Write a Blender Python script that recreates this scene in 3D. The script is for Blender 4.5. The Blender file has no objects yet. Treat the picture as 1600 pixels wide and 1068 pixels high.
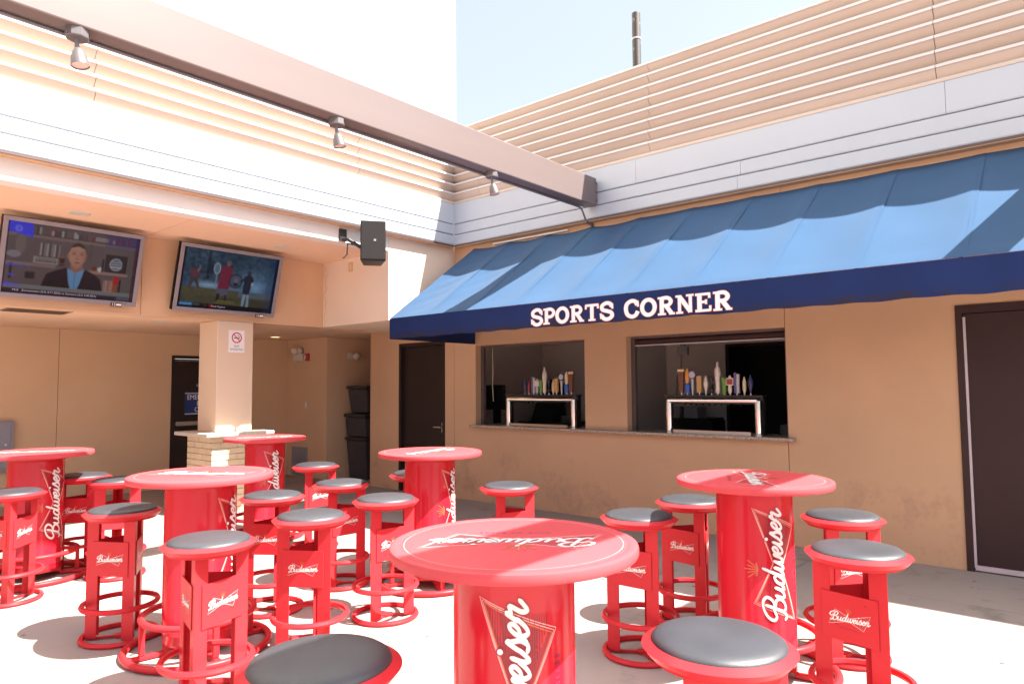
import bpy, bmesh, math, random
import numpy as np
from mathutils import Matrix, Vector
random.seed(7)
PI = math.pi
scene = bpy.context.scene
COL = scene.collection

# ------------------------------------------------------------------ camera
cam_d = bpy.data.cameras.new("camera")
cam = bpy.data.objects.new("camera", cam_d)
COL.objects.link(cam)
cam_d.sensor_width = 36.0
cam_d.lens = 24.154
cam_d.clip_end = 2000.0
_R = [[0.6503051452, -0.0440532242, -0.7583947070],
      [-0.7596383627, -0.0472561335, -0.6486265611],
      [-0.0072647101, 0.9979109035, -0.0641954259]]
cam.matrix_world = Matrix(((*_R[0], 0), (*_R[1], 0), (*_R[2], 1.5), (0, 0, 0, 1)))
scene.camera = cam

# ------------------------------------------------------------------ light
SUN = Vector((0.24, -0.65, 1.0)).normalized()
SUN_EL = math.asin(SUN.z)
world = bpy.data.worlds.new("World")
scene.world = world
world.use_nodes = True
wn = world.node_tree
wn.nodes.clear()
w_out = wn.nodes.new("ShaderNodeOutputWorld")
w_bg = wn.nodes.new("ShaderNodeBackground")
w_sky = wn.nodes.new("ShaderNodeTexSky")
w_sky.sky_type = 'NISHITA'
w_sky.sun_disc = False
w_sky.sun_elevation = SUN_EL
w_sky.sun_rotation = math.atan2(SUN.x, SUN.y)
w_sky.air_density = 1.0
w_sky.dust_density = 4.0
w_sky.ozone_density = 1.0
w_bg.inputs["Strength"].default_value = 0.097
w_mix = wn.nodes.new("ShaderNodeMix"); w_mix.data_type = 'RGBA'      # thin bright overcast veil over the whole dome
w_mix.inputs["Factor"].default_value = 0.50
w_mix.inputs["B"].default_value = (2.6, 2.62, 2.75, 1)
wn.links.new(w_sky.outputs[0], w_mix.inputs["A"])
wn.links.new(w_mix.outputs["Result"], w_bg.inputs[0])
wn.links.new(w_bg.outputs[0], w_out.inputs[0])

sun_d = bpy.data.lights.new("sun", 'SUN')
sun_d.energy = 5.0
sun_d.angle = math.radians(0.5)
sun_d.color = (1.0, 0.935, 0.83)
sun_o = bpy.data.objects.new("sun", sun_d)
sun_o.rotation_euler = (-SUN).to_track_quat('-Z', 'Y').to_euler()
sun_o.location = (6, -14, 24)
COL.objects.link(sun_o)

scene.view_settings.view_transform = 'Standard'
scene.view_settings.look = 'None'
scene.view_settings.gamma = 1.0
scene.view_settings.use_curve_mapping = False
EXPO = 2.06
scene.view_settings.exposure = EXPO
scene.render.engine = 'CYCLES'
scene.cycles.max_bounces = 10
scene.cycles.diffuse_bounces = 6

# ------------------------------------------------------------------ mesh helpers
class MB:
    """Collects polygons of ONE mesh object."""
    def __init__(s):
        s.v, s.f, s.m = [], [], []
    def add(s, vs, fs, m=0):
        o = len(s.v)
        s.v.extend([tuple(p) for p in vs])
        for f in fs:
            s.f.append(tuple(i + o for i in f)); s.m.append(m)
        return s
    def box(s, x0, x1, y0, y1, z0, z1, m=0):
        vs = [(x0,y0,z0),(x1,y0,z0),(x1,y1,z0),(x0,y1,z0),(x0,y0,z1),(x1,y0,z1),(x1,y1,z1),(x0,y1,z1)]
        return s.add(vs, [(0,3,2,1),(4,5,6,7),(0,1,5,4),(1,2,6,5),(2,3,7,6),(3,0,4,7)], m)
    def hexa(s, pts, m=0):
        return s.add(pts, [(0,3,2,1),(4,5,6,7),(0,1,5,4),(1,2,6,5),(2,3,7,6),(3,0,4,7)], m)
    def prism(s, prof, to3, a, b, m=0):
        """profile (p,q) swept from a to b; to3(p,q,t)->xyz"""
        n = len(prof)
        vs = [to3(p, q, a) for p, q in prof] + [to3(p, q, b) for p, q in prof]
        fs = [tuple(range(n))[::-1], tuple(range(n, 2*n))]
        fs += [(i, (i+1) % n, (i+1) % n + n, i + n) for i in range(n)]
        return s.add(vs, fs, m)
    def lathe(s, prof, c=(0,0,0), n=48, m=0, capb=True, capt=True, axis='z'):
        vs, fs = [], []
        for r, z in prof:
            for i in range(n):
                a = 2*PI*i/n
                p = (r*math.cos(a), r*math.sin(a), z)
                if axis == 'x': p = (p[2], p[0], p[1])
                if axis == 'y': p = (p[1], p[2], p[0])
                vs.append((c[0]+p[0], c[1]+p[1], c[2]+p[2]))
        for k in range(len(prof)-1):
            for i in range(n):
                j = (i+1) % n
                fs.append((k*n+i, k*n+j, (k+1)*n+j, (k+1)*n+i))
        if capb: fs.append(tuple(range(n))[::-1])
        if capt: fs.append(tuple(range((len(prof)-1)*n, len(prof)*n)))
        return s.add(vs, fs, m)
    def ring(s, R, sect, c=(0,0,0), n=64, m=0):
        """closed ring about z; sect = closed list of (dr, dz)"""
        k = len(sect)
        vs = [(c[0]+(R+dr)*math.cos(2*PI*i/n), c[1]+(R+dr)*math.sin(2*PI*i/n), c[2]+dz) for i in range(n) for dr, dz in sect]
        fs = [(i*k+j, ((i+1) % n)*k+j, ((i+1) % n)*k+(j+1) % k, i*k+(j+1) % k) for i in range(n) for j in range(k)]
        return s.add(vs, fs, m)
    def tube(s, path, r, n=10, m=0):
        P = [Vector(p) for p in path]
        vs, fs = [], []
        up = Vector((0.13, 0.27, 1)).normalized()
        for i, p in enumerate(P):
            d = (P[min(i+1, len(P)-1)] - P[max(i-1, 0)]).normalized()
            a = d.cross(up)
            if a.length < 1e-3: a = d.cross(Vector((1,0,0)))
            a.normalize(); b = d.cross(a)
            rr = r[i] if isinstance(r, (list, tuple)) else r
            for k in range(n):
                t = 2*PI*k/n
                vs.append(tuple(p + a*(rr*math.cos(t)) + b*(rr*math.sin(t))))
        for i in range(len(P)-1):
            for k in range(n):
                j = (k+1) % n
                fs.append((i*n+k, i*n+j, (i+1)*n+j, (i+1)*n+k))
        fs.append(tuple(range(n))[::-1]); fs.append(tuple(range((len(P)-1)*n, len(P)*n)))
        return s.add(vs, fs, m)
    def wallgrid(s, ys, zs, filled, to3, d0, d1, m=0):
        """solid wall with openings, one connected mesh. filled(i,j); to3(depth,y,z)"""
        idx = {}
        def V(k, i, j):
            if (k,i,j) not in idx:
                idx[(k,i,j)] = len(s.v); s.v.append(tuple(to3((d0,d1)[k], ys[i], zs[j])))
            return idx[(k,i,j)]
        F = lambda i, j: 0 <= i < len(ys)-1 and 0 <= j < len(zs)-1 and filled(i, j)
        for i in range(len(ys)-1):
            for j in range(len(zs)-1):
                if not F(i, j): continue
                q = [(V(0,i,j),V(0,i+1,j),V(0,i+1,j+1),V(0,i,j+1)), (V(1,i,j),V(1,i,j+1),V(1,i+1,j+1),V(1,i+1,j))]
                if not F(i-1,j): q.append((V(0,i,j),V(0,i,j+1),V(1,i,j+1),V(1,i,j)))
                if not F(i+1,j): q.append((V(0,i+1,j),V(1,i+1,j),V(1,i+1,j+1),V(0,i+1,j+1)))
                if not F(i,j-1): q.append((V(0,i,j),V(1,i,j),V(1,i+1,j),V(0,i+1,j)))
                if not F(i,j+1): q.append((V(0,i,j+1),V(0,i+1,j+1),V(1,i+1,j+1),V(1,i,j+1)))
                for f in q: s.f.append(f); s.m.append(m)
        return s

ORG = {}
def tag(o, label=None, cat=None, group=None, kind=None):
    if label: o['label'] = label
    if cat: o['category'] = cat
    if group: o['group'] = group
    if kind: o['kind'] = kind
    return o
def empty(name, loc, label=None, cat=None, group=None, rz=0.0):
    o = bpy.data.objects.new(name, None)
    o.empty_display_size = 0.2
    o.location = loc; o.rotation_euler = (0, 0, rz)
    COL.objects.link(o)
    ORG[o.name] = Vector(loc)
    return tag(o, label, cat, group)
def build(name, mb, mats, parent=None, smooth=None, bevel=None, loc=None, label=None, cat=None, group=None, kind=None, fixn=False):
    """links mb as one object; the vertices of mb are in the frame of the place (or of the root if that has its own frame)"""
    org = ORG[parent.name] if parent else Vector(loc or (0,0,0))
    me = bpy.data.meshes.new(name)
    me.from_pydata([(x-org.x, y-org.y, z-org.z) for x, y, z in mb.v], [], mb.f)
    mats = mats if isinstance(mats, (list, tuple)) else [mats]
    for m in mats: me.materials.append(m)
    if len(mats) > 1: me.polygons.foreach_set("material_index", mb.m)
    if fixn:
        b = bmesh.new(); b.from_mesh(me); bmesh.ops.recalc_face_normals(b, faces=b.faces); b.to_mesh(me); b.free()
    if smooth:
        me.shade_smooth(); me.set_sharp_from_angle(angle=math.radians(smooth))
    me.update()
    o = bpy.data.objects.new(name, me)
    if parent: o.parent = parent
    else: o.location = org
    COL.objects.link(o)
    ORG[o.name] = org
    if bevel:
        md = o.modifiers.new("bevel", 'BEVEL'); md.width = bevel; md.segments = 2; md.limit_method = 'ANGLE'; md.angle_limit = math.radians(50)
        md.harden_normals = False
    return tag(o, label, cat, group, kind)
def kids(o):
    return [c for c in list(COL.objects) if c.parent == o]
def copy_tree(o, parent=None):
    c = o.copy(); COL.objects.link(c)
    if parent: c.parent = parent
    for ch in CH.get(o.name, ()): copy_tree(ch, c)
    return c
CH = {}
def index_children(*roots):
    CH.clear()
    for o in COL.objects:
        if o.parent: CH.setdefault(o.parent.name, []).append(o)

# ------------------------------------------------------------------ materials
def material(name, col, rough=0.6, var=0.12, vscale=6.0, bump=0.0, bscale=200.0, metal=0.0, spec=0.5, coat=0.0, sheen=0.0,
             col2=None, detail=4.0, dirt=None, stretch=None, rvar=0.0):
    """procedural Principled: base colour varied by noise, fine bump; dirt=(colour, scale, lo, hi, z0, z1)"""
    m = bpy.data.materials.new(name); m.use_nodes = True
    t = m.node_tree; n = t.nodes; L = t.links
    b = n["Principled BSDF"]
    b.inputs["Roughness"].default_value = rough
    b.inputs["Metallic"].default_value = metal
    b.inputs["Specular IOR Level"].default_value = spec
    b.inputs["Coat Weight"].default_value = coat
    b.inputs["Coat Roughness"].default_value = 0.12
    b.inputs["Sheen Weight"].default_value = sheen
    tc = n.new("ShaderNodeNewGeometry")
    pos = tc.outputs["Position"]
    if stretch:
        mp = n.new("ShaderNodeMapping"); mp.inputs["Scale"].default_value = stretch
        L.new(pos, mp.inputs[0]); pos = mp.outputs[0]
    nz = n.new("ShaderNodeTexNoise"); nz.inputs["Scale"].default_value = vscale; nz.inputs["Detail"].default_value = detail
    L.new(pos, nz.inputs["Vector"])
    mx = n.new("ShaderNodeMix"); mx.data_type = 'RGBA'
    c = Vector(col)
    a, e = (c*(1-var), c*(1+var)) if col2 is None else (c, Vector(col2))
    mx.inputs["A"].default_value = (*a, 1); mx.inputs["B"].default_value = (*e, 1)
    rm = n.new("ShaderNodeMapRange"); rm.inputs["From Min"].default_value = 0.3; rm.inputs["From Max"].default_value = 0.7
    L.new(nz.outputs["Fac"], rm.inputs["Value"]); L.new(rm.outputs[0], mx.inputs["Factor"])
    out = mx.outputs["Result"]
    if dirt:
        dc, ds, lo, hi, z0, z1 = dirt
        n2 = n.new("ShaderNodeTexNoise"); n2.inputs["Scale"].default_value = ds; n2.inputs["Detail"].default_value = 8; n2.inputs["Roughness"].default_value = 0.7
        L.new(tc.outputs["Position"], n2.inputs["Vector"])
        r2 = n.new("ShaderNodeMapRange"); r2.inputs["From Min"].default_value = lo; r2.inputs["From Max"].default_value = hi
        L.new(n2.outputs["Fac"], r2.inputs["Value"])
        fac = r2.outputs[0]
        if z0 is not None:
            sx = n.new("ShaderNodeSeparateXYZ"); L.new(tc.outputs["Position"], sx.inputs[0])
            zr = n.new("ShaderNodeMapRange"); zr.interpolation_type = 'SMOOTHSTEP'
            zr.inputs["From Min"].default_value = z0; zr.inputs["From Max"].default_value = z1
            zr.inputs["To Min"].default_value = 1; zr.inputs["To Max"].default_value = 0
            L.new(sx.outputs["Z"], zr.inputs["Value"])
            mu = n.new("ShaderNodeMath"); mu.operation = 'MULTIPLY'; L.new(fac, mu.inputs[0]); L.new(zr.outputs[0], mu.inputs[1]); fac = mu.outputs[0]
        m2 = n.new("ShaderNodeMix"); m2.data_type = 'RGBA'
        L.new(fac, m2.inputs["Factor"]); L.new(out, m2.inputs["A"]); m2.inputs["B"].default_value = (*dc, 1)
        out = m2.outputs["Result"]
    L.new(out, b.inputs["Base Color"])
    if rvar:
        rr = n.new("ShaderNodeMapRange"); rr.inputs["To Min"].default_value = rough-rvar; rr.inputs["To Max"].default_value = rough+rvar
        L.new(nz.outputs["Fac"], rr.inputs["Value"]); L.new(rr.outputs[0], b.inputs["Roughness"])
    if bump:
        nb = n.new("ShaderNodeTexNoise"); nb.inputs["Scale"].default_value = bscale; nb.inputs["Detail"].default_value = 3
        L.new(tc.outputs["Position"], nb.inputs["Vector"])
        bp = n.new("ShaderNodeBump"); bp.inputs["Strength"].default_value = bump; bp.inputs["Distance"].default_value = 0.004
        L.new(nb.outputs["Fac"], bp.inputs["Height"]); L.new(bp.outputs[0], b.inputs["Normal"])
    return m
M = {}
M['stucco'] = material("tan stucco", (0.57, 0.365, 0.228), 0.9, 0.05, 1.3, 0.6, 150, dirt=((0.19, 0.13, 0.095), 2.6, 0.52, 0.98, 0.35, 0.92), spec=0.2)
M['stucco_porch'] = material("sand stucco", (0.62, 0.42, 0.275), 0.9, 0.045, 1.1, 0.3, 260, dirt=((0.26, 0.19, 0.13), 2.6, 0.56, 0.95, 0.3, 1.05), spec=0.2)
M['stucco_tv'] = material('warm tan stucco', (0.66, 0.44, 0.285), 0.9, 0.04, 1.1, 0.3, 260, spec=0.2)
M['stucco_pale'] = material('pale stucco', (0.70, 0.665, 0.63), 0.9, 0.04, 1.1, 0.3, 260, spec=0.2)
M['stucco_shaft'] = material('sand column stucco', (0.70, 0.545, 0.42), 0.9, 0.04, 1.1, 0.3, 260, spec=0.2)
M['stucco_cream'] = material('cream stucco', (0.76, 0.63, 0.52), 0.9, 0.04, 1.1, 0.3, 260, spec=0.2)
M['soffit'] = material("soffit plaster", (0.76, 0.53, 0.38), 0.9, 0.03, 1.0, 0.12, 300, spec=0.2)
M['tower'] = material("cream stucco", (0.80, 0.76, 0.68), 0.9, 0.02, 0.7, 0.2, 60, spec=0.2)
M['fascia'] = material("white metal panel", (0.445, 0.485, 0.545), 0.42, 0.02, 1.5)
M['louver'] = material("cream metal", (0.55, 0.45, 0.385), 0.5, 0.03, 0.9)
M['louver_lip_skylit'] = material('louver lip with painted skylight', (0.62, 0.61, 0.61), 0.45, 0.03, 0.9)  # louver paint made paler, skylight on the lips put into the colour
M['bronze'] = material("dark bronze trim", (0.10, 0.07, 0.07), 0.45, 0.1, 4)
M['beam'] = material("brown painted steel", (0.145, 0.113, 0.111), 0.40, 0.05, 1.4, 0.03, 60, spec=0.6, stretch=(0.4, 1, 3))
M['concrete'] = material("broom concrete", (0.34, 0.295, 0.272), 0.85, 0.07, 1.1, 0.25, 180, dirt=((0.075, 0.066, 0.064), 2.3, 0.56, 0.90, None, 0), spec=0.3, detail=8)
M['gum'] = material('floor grime', (0.10, 0.085, 0.08), 0.8, 0.2, 30)
M['ground'] = material("asphalt", (0.06, 0.06, 0.06), 0.9, 0.2, 3)
M['red'] = material("red enamel", (0.54, 0.027, 0.036), 0.38, 0.05, 1.2, spec=0.20, dirt=((0.24, 0.02, 0.022), 17.0, 0.66, 0.72, None, 0))
M['red_top'] = material('sun faded red laminate', (0.56, 0.070, 0.082), 0.45, 0.06, 2.0, spec=0.14, dirt=((0.36, 0.05, 0.06), 13.0, 0.62, 0.74, None, 0))
M['red_decal'] = material("red vinyl wrap", (0.54, 0.014, 0.028), 0.20, 0.03, 1.0, spec=0.40, coat=0.12)
M['logo_dark'] = material("dark red print", (0.32, 0.008, 0.022), 0.3, 0.1, 40)
M['logo_panel'] = material("faded red print", (0.42, 0.03, 0.04), 0.45, 0.08, 40)
M['logo_stripe'] = material("maroon print", (0.16, 0.006, 0.015), 0.3, 0.1, 40)
M['logo_white'] = material("white print", (0.80, 0.78, 0.76), 0.35, 0.03, 40)
M['logo_gold'] = material("gold print", (0.58, 0.115, 0.05), 0.4, 0.08, 40)
M['logo_line'] = material("pink print line", (0.75, 0.36, 0.34), 0.4, 0.05, 40)
M['logo_motto'] = material("motto print", (0.16, 0.03, 0.09), 0.4, 0.05, 40)
M['vinyl'] = material("black vinyl upholstery", (0.034, 0.037, 0.047), 0.46, 0.18, 5, 0.25, 420, spec=0.7)
M['canvas'] = material("blue canvas", (0.026, 0.076, 0.165), 0.75, 0.05, 2.2, 0.2, 500, spec=0.08, sheen=0.10, dirt=((0.10, 0.18, 0.34), 38, 0.70, 0.80, None, 0))
M['canvas_navy'] = material("navy canvas", (0.012, 0.026, 0.10), 0.75, 0.10, 2.5, 0.2, 500, spec=0.12, dirt=((0.028, 0.022, 0.03), 5.0, 0.40, 0.62, 2.07, 2.15))
M['door'] = material("brown door paint", (0.040, 0.020, 0.020), 0.55, 0.08, 2.5, 0.05, 80, spec=0.25)
M['door_dark'] = material("dark brown door paint", (0.026, 0.015, 0.014), 0.5, 0.08, 2.5, spec=0.3)
M['weather'] = material("grey weatherstrip metal", (0.52, 0.44, 0.47), 0.45, 0.06, 8)
M['granite'] = material("speckled granite", (0.20, 0.15, 0.12), 0.25, 0, 90, col2=(0.52, 0.43, 0.36), detail=2)
M['chrome'] = material("chrome", (0.86, 0.85, 0.84), 0.10, 0.02, 5, metal=1.0)
M['steel'] = material("brushed steel", (0.55, 0.54, 0.53), 0.32, 0.05, 20, metal=1.0, stretch=(1, 1, 12))
M['black'] = material("black plastic", (0.018, 0.017, 0.018), 0.45, 0.15, 20)
M['grille'] = material("black speaker mesh", (0.012, 0.010, 0.011), 0.7, 0.25, 320, 0.3, 700, spec=0.2)
M['interior'] = material("taupe interior paint", (0.70, 0.62, 0.58), 0.85, 0.05, 1.5)
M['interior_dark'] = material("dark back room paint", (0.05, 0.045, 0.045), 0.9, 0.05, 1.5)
M['grey'] = material("light grey metal", (0.42, 0.41, 0.44), 0.45, 0.06, 5)
M['cabinet'] = material("grey cabinet enamel", (0.24, 0.23, 0.28), 0.5, 0.07, 4)
M['white'] = material("white plastic", (0.72, 0.70, 0.68), 0.45, 0.03, 8)
M['offwhite'] = material("aged white plastic", (0.58, 0.53, 0.47), 0.5, 0.05, 8)
M['tv_frame'] = material("silver tv plastic", (0.235, 0.215, 0.245), 0.45, 0.03, 8, spec=0.3)
M['bin'] = material("grey bin plastic", (0.05, 0.047, 0.054), 0.6, 0.12, 6)
M['lid'] = material("dark lid plastic", (0.035, 0.03, 0.033), 0.5, 0.12, 6)
M['red_plastic'] = material("alarm red plastic", (0.42, 0.02, 0.03), 0.35, 0.05, 8)
M['blue_sign'] = material("blue sign film", (0.012, 0.035, 0.17), 0.4, 0.05, 8)
M['sign_white'] = material("white sign paint", (0.82, 0.80, 0.82), 0.4, 0.02, 8)
M['sign_red'] = material("red sign ink", (0.55, 0.02, 0.05), 0.4, 0.05, 8)
M['sign_ink'] = material("grey sign ink", (0.10, 0.09, 0.10), 0.5, 0.05, 8)
M['letter_white'] = material("white letter vinyl", (0.84, 0.82, 0.84), 0.5, 0.02, 8)
M['letter_orange'] = material("orange letter outline", (0.55, 0.20, 0.13), 0.5, 0.05, 8)
M['brick'] = material("buff brick", (0.60, 0.45, 0.30), 0.85, 0, 2.3, 0.4, 240, col2=(0.70, 0.56, 0.40))
M['mortar'] = material("grey mortar", (0.36, 0.31, 0.26), 0.9, 0.1, 30, 0.3, 200)
M['stone'] = material("ledge granite", (0.44, 0.38, 0.32), 0.5, 0, 120, col2=(0.66, 0.60, 0.54), detail=2)
M['vent'] = material("brown vent paint", (0.24, 0.165, 0.12), 0.6, 0.06, 5)
M['pipe'] = material("peeling grey pipe", (0.030, 0.033, 0.042), 0.6, 0, 9, 0.3, 60, col2=(0.045, 0.032, 0.028), dirt=((0.38, 0.31, 0.27), 8.0, 0.60, 0.66, None, 0))
M['lamp_metal'] = material("lamp die cast aluminium", (0.15, 0.135, 0.14), 0.42, 0.12, 10, metal=0.3)
M['glass_lens'] = material("frosted lens", (0.62, 0.50, 0.46), 0.25, 0.05, 30)
M['wire'] = material("grey conduit", (0.16, 0.15, 0.17), 0.45, 0.08, 10)
M['roof'] = material("roof membrane", (0.55, 0.53, 0.50), 0.9, 0.05, 2)
for nm, c in dict(tap_brown=(0.16, 0.055, 0.03), tap_orange=(0.70, 0.30, 0.06), tap_blue=(0.02, 0.10, 0.42), tap_white=(0.72, 0.62, 0.55), tap_tan=(0.55, 0.33, 0.13), tap_green=(0.10, 0.25, 0.03),
                  tap_purple=(0.12, 0.08, 0.22), tap_red=(0.30, 0.03, 0.04), tap_navy=(0.03, 0.04, 0.12), tap_cream=(0.70, 0.58, 0.36), tap_yellow=(0.75, 0.50, 0.05), tap_silver=(0.5, 0.5, 0.55)).items():
    M[nm] = material(nm.replace('_', ' ') + " paint", c, 0.35, 0.12, 40)
for nm, c in dict(bottle_amber=(0.10, 0.04, 0.012), bottle_green=(0.02, 0.07, 0.03), bottle_clear=(0.30, 0.28, 0.26), bottle_red=(0.2, 0.02, 0.02)).items():
    M[nm] = material(nm.replace('_', ' ') + " glass", c, 0.08, 0.1, 20, spec=0.8)
def emissive(name, col, s):
    m = bpy.data.materials.new(name); m.use_nodes = True
    b = m.node_tree.nodes["Principled BSDF"]
    b.inputs["Base Color"].default_value = (*[c*0.5 for c in col], 1); b.inputs["Roughness"].default_value = 0.3
    nz = m.node_tree.nodes.new("ShaderNodeTexNoise"); nz.inputs["Scale"].default_value = 30
    mx = m.node_tree.nodes.new("ShaderNodeMix"); mx.data_type = 'RGBA'
    mx.inputs["A"].default_value = (*[c*0.85 for c in col], 1); mx.inputs["B"].default_value = (*col, 1)
    m.node_tree.links.new(nz.outputs["Fac"], mx.inputs["Factor"])
    m.node_tree.links.new(mx.outputs["Result"], b.inputs["Emission Color"]); b.inputs["Emission Strength"].default_value = s
    return m
M['lamp_lit'] = emissive("lit recessed lamp", (1.0, 0.72, 0.42), 0.8)
def screen_material(name):
    m = bpy.data.materials.new(name); m.use_nodes = True
    n = m.node_tree.nodes; b = n["Principled BSDF"]
    a = n.new("ShaderNodeAttribute"); a.attribute_name = "picture"
    b.inputs["Base Color"].default_value = (0.006, 0.006, 0.008, 1); b.inputs["Roughness"].default_value = 0.2; b.inputs["Specular IOR Level"].default_value = 0.14
    m.node_tree.links.new(a.outputs["Color"], b.inputs["Emission Color"]); b.inputs["Emission Strength"].default_value = 0.15
    return m
M['screen'] = screen_material("lcd screen")

# ------------------------------------------------------------------ lettering
def catmull(P, per=7, closed=False):
    P = [np.array(p, float) for p in P]; out = []
    n = len(P)
    rng = range(n if closed else n-1)
    for i in rng:
        p0 = P[(i-1) % n] if closed or i > 0 else 2*P[0]-P[1]
        p1, p2 = P[i], P[(i+1) % n]
        p3 = P[(i+2) % n] if closed or i+2 < n else 2*P[-1]-P[-2]
        for k in range(per):
            t = k/per
            out.append(0.5*((2*p1)+(-p0+p2)*t+(2*p0-5*p1+4*p2-p3)*t*t+(-p0+3*p1-3*p2+p3)*t**3))
    if not closed: out.append(P[-1])
    return out
def ribbon(mb, pts, hw, to3, h, m, closed=False, nib=None, caps=True):
    """flat stroke along pts (2D); hw half width; to3(u,v,h)"""
    n = len(pts); vs = []
    for i in range(n):
        a = pts[(i-1) % n] if closed else pts[max(i-1, 0)]
        b = pts[(i+1) % n] if closed else pts[min(i+1, n-1)]
        d = np.array(b)-np.array(a); L = np.hypot(*d) or 1.0; d = d/L
        nn = np.array((-d[1], d[0]))
        w = hw*(nib(d) if nib else 1.0)
        if not closed and caps and i in (0, n-1): w *= 0.7
        vs.append(to3(*(pts[i]+nn*w), h)); vs.append(to3(*(pts[i]-nn*w), h))
    fs = [(2*i+1, 2*((i+1) % n)+1, 2*((i+1) % n), 2*i) for i in range(n if closed else n-1)]
    mb.add(vs, fs, m)
    if not closed and caps:
        for e, s_ in ((0, -1), (n-1, 1)):
            a = np.array(pts[min(e+1, n-1)])-np.array(pts[max(e-1, 0)]); L = np.hypot(*a) or 1; a = a/L*s_
            nn = np.array((-a[1], a[0])); w = hw*0.7
            p = np.array(pts[e])
            q = [p+nn*w, p+nn*w*0.6+a*w*0.75, p+a*w*0.95, p-nn*w*0.6+a*w*0.75, p-nn*w]
            mb.add([to3(*x, h) for x in q][::-1], [tuple(range(5))], m)
def _sh(P, dx): return [(x+dx, y) for x, y in P]
_e = [(5.95,.42),(6.3,.55),(6.48,.85),(6.25,1.04),(5.98,.75),(5.95,.3),(6.22,.0),(6.55,.18),(6.85,.62)]
SCRIPT = [
    [(0.62,2.0),(0.55,1.1),(0.42,0.2),(0.08,-.14),(-.28,.06)],
    [(0.35,1.25),(-.2,1.0),(-.62,1.3),(-.45,1.85),(.2,2.22),(.95,2.22),(1.42,1.85),(1.25,1.35),(.78,1.12),(1.35,.95),(1.58,.5),(1.28,.06),(.8,-.05),(.5,.18)],
    [(1.82,1.0),(1.76,.42),(1.92,.02),(2.25,.14),(2.5,.5),(2.56,1.0)],
    [(2.56,1.0),(2.5,.35),(2.66,.02),(2.9,.16),(3.06,.4)],
    [(3.8,.82),(3.5,1.02),(3.15,.78),(3.06,.32),(3.28,.0),(3.62,.2),(3.85,.7)],
    [(4.08,2.1),(3.95,1.2),(3.86,.35),(4.0,.02),(4.25,.16),(4.45,.6),(4.48,.98)],
    [(4.48,.98),(4.46,.35),(4.66,.0),(4.95,.22),(5.1,1.0)],
    [(5.1,1.0),(5.1,.3),(5.3,.0),(5.58,.25),(5.7,.95),(5.9,.72)],
    _e,
    [(6.92,1.0),(6.87,.35),(7.02,.0),(7.25,.18),(7.5,.6)],
    [(7.4,.45),(7.72,1.2),(7.8,.95),(8.02,.45),(7.86,.04),(7.48,.06)],
    [(7.86,.04),(8.1,.18),(8.3,.42)],
    _sh(_e, 2.35),
    [(9.05,.5),(9.32,1.18),(9.4,.92),(9.78,.98),(9.66,.32),(9.84,.0),(10.1,.2),(10.3,.42)],
]
SCRIPT = [catmull([(x+y*0.30, y) for x, y in s], 6) for s in SCRIPT]
DOT = (7.02+1.62*0.30, 1.62)
NIB = lambda d: 0.72+0.42*abs(d[1]*0.9-d[0]*0.25)
U0, UC = -0.7, 4.95
def script_word(mb, to3, length, h, m, hw=0.155, rise=0.0, dv=0.0):
    k = length/11.7
    for i, s in enumerate(SCRIPT):
        P = [np.array(((x-UC)*k, (y-0.62)*k+(x-UC)*k*rise+dv)) for x, y in s]
        ribbon(mb, P, hw*k, to3, h+i*6e-5, m, nib=NIB)
    c = np.array(((DOT[0]-UC)*k, (DOT[1]-0.62)*k+(DOT[0]-UC)*k*rise+dv))
    mb.add([to3(c[0]+hw*1.25*k*math.cos(a), c[1]+hw*1.25*k*math.sin(a), h+1e-3*0.9) for a in [2*PI*j/12 for j in range(12)]], [tuple(range(12))], m)
def bow_pts(L, H):
    return [(-.33*L, .5*H), (.02*L, .10*H), (.5*L, .5*H), (.33*L, -.5*H), (-.02*L, -.10*H), (-.5*L, -.5*H)]
def seg_line(P, n=8, closed=True):
    out = []
    N = len(P)
    for i in range(N if closed else N-1):
        a, b = np.array(P[i]), np.array(P[(i+1) % N])
        out += [a+(b-a)*t/n for t in range(n)]
    if not closed: out.append(np.array(P[-1]))
    return out
def bow_fill(mb, L, H, to3, h, m, nu=28):
    P = bow_pts(L, H)
    top = [P[0], P[1], P[2]]; bot = [P[5], P[4], P[3]]
    def along(Q, t):
        a, b, s = (Q[0], Q[1], t*2) if t < .5 else (Q[1], Q[2], t*2-1)
        return (a[0]+(b[0]-a[0])*s, a[1]+(b[1]-a[1])*s)
    vs, fs = [], []
    for i in range(nu+1):
        a, b = along(top, i/nu), along(bot, i/nu)
        for j in range(5):
            vs.append(to3(b[0]+(a[0]-b[0])*j/4, b[1]+(a[1]-b[1])*j/4, h))
    for i in range(nu):
        for j in range(4):
            fs.append((i*5+j, (i+1)*5+j, (i+1)*5+j+1, i*5+j+1))
    mb.add(vs, fs, m)
    return along, top, bot
def crown(mb, s, to3, h, m, du=0, dv=0):
    for k, a in enumerate((-42, -21, 0, 21, 42)):
        a = math.radians(a); d = np.array((math.sin(a), math.cos(a)))
        p0 = np.array((du, dv))+d*s*0.25*np.array((1.0, .3)); p1 = np.array((du, dv))+d*s*(1.0 if k % 2 == 0 else .82)
        ribbon(mb, [p0, (p0+p1)/2, p1], s*0.045, to3, h+k*5e-5, m, caps=False)
        mb.add([to3(*(p1+s*0.06*np.array((math.cos(t), math.sin(t)))), h+4e-4) for t in [2*PI*j/8 for j in range(8)]], [tuple(range(8))], m)
    ribbon(mb, [np.array((du-s*.55, dv+s*.12)), np.array((du, dv)), np.array((du+s*.55, dv+s*.12))], s*0.07, to3, h+5e-4, m, caps=False)
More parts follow.
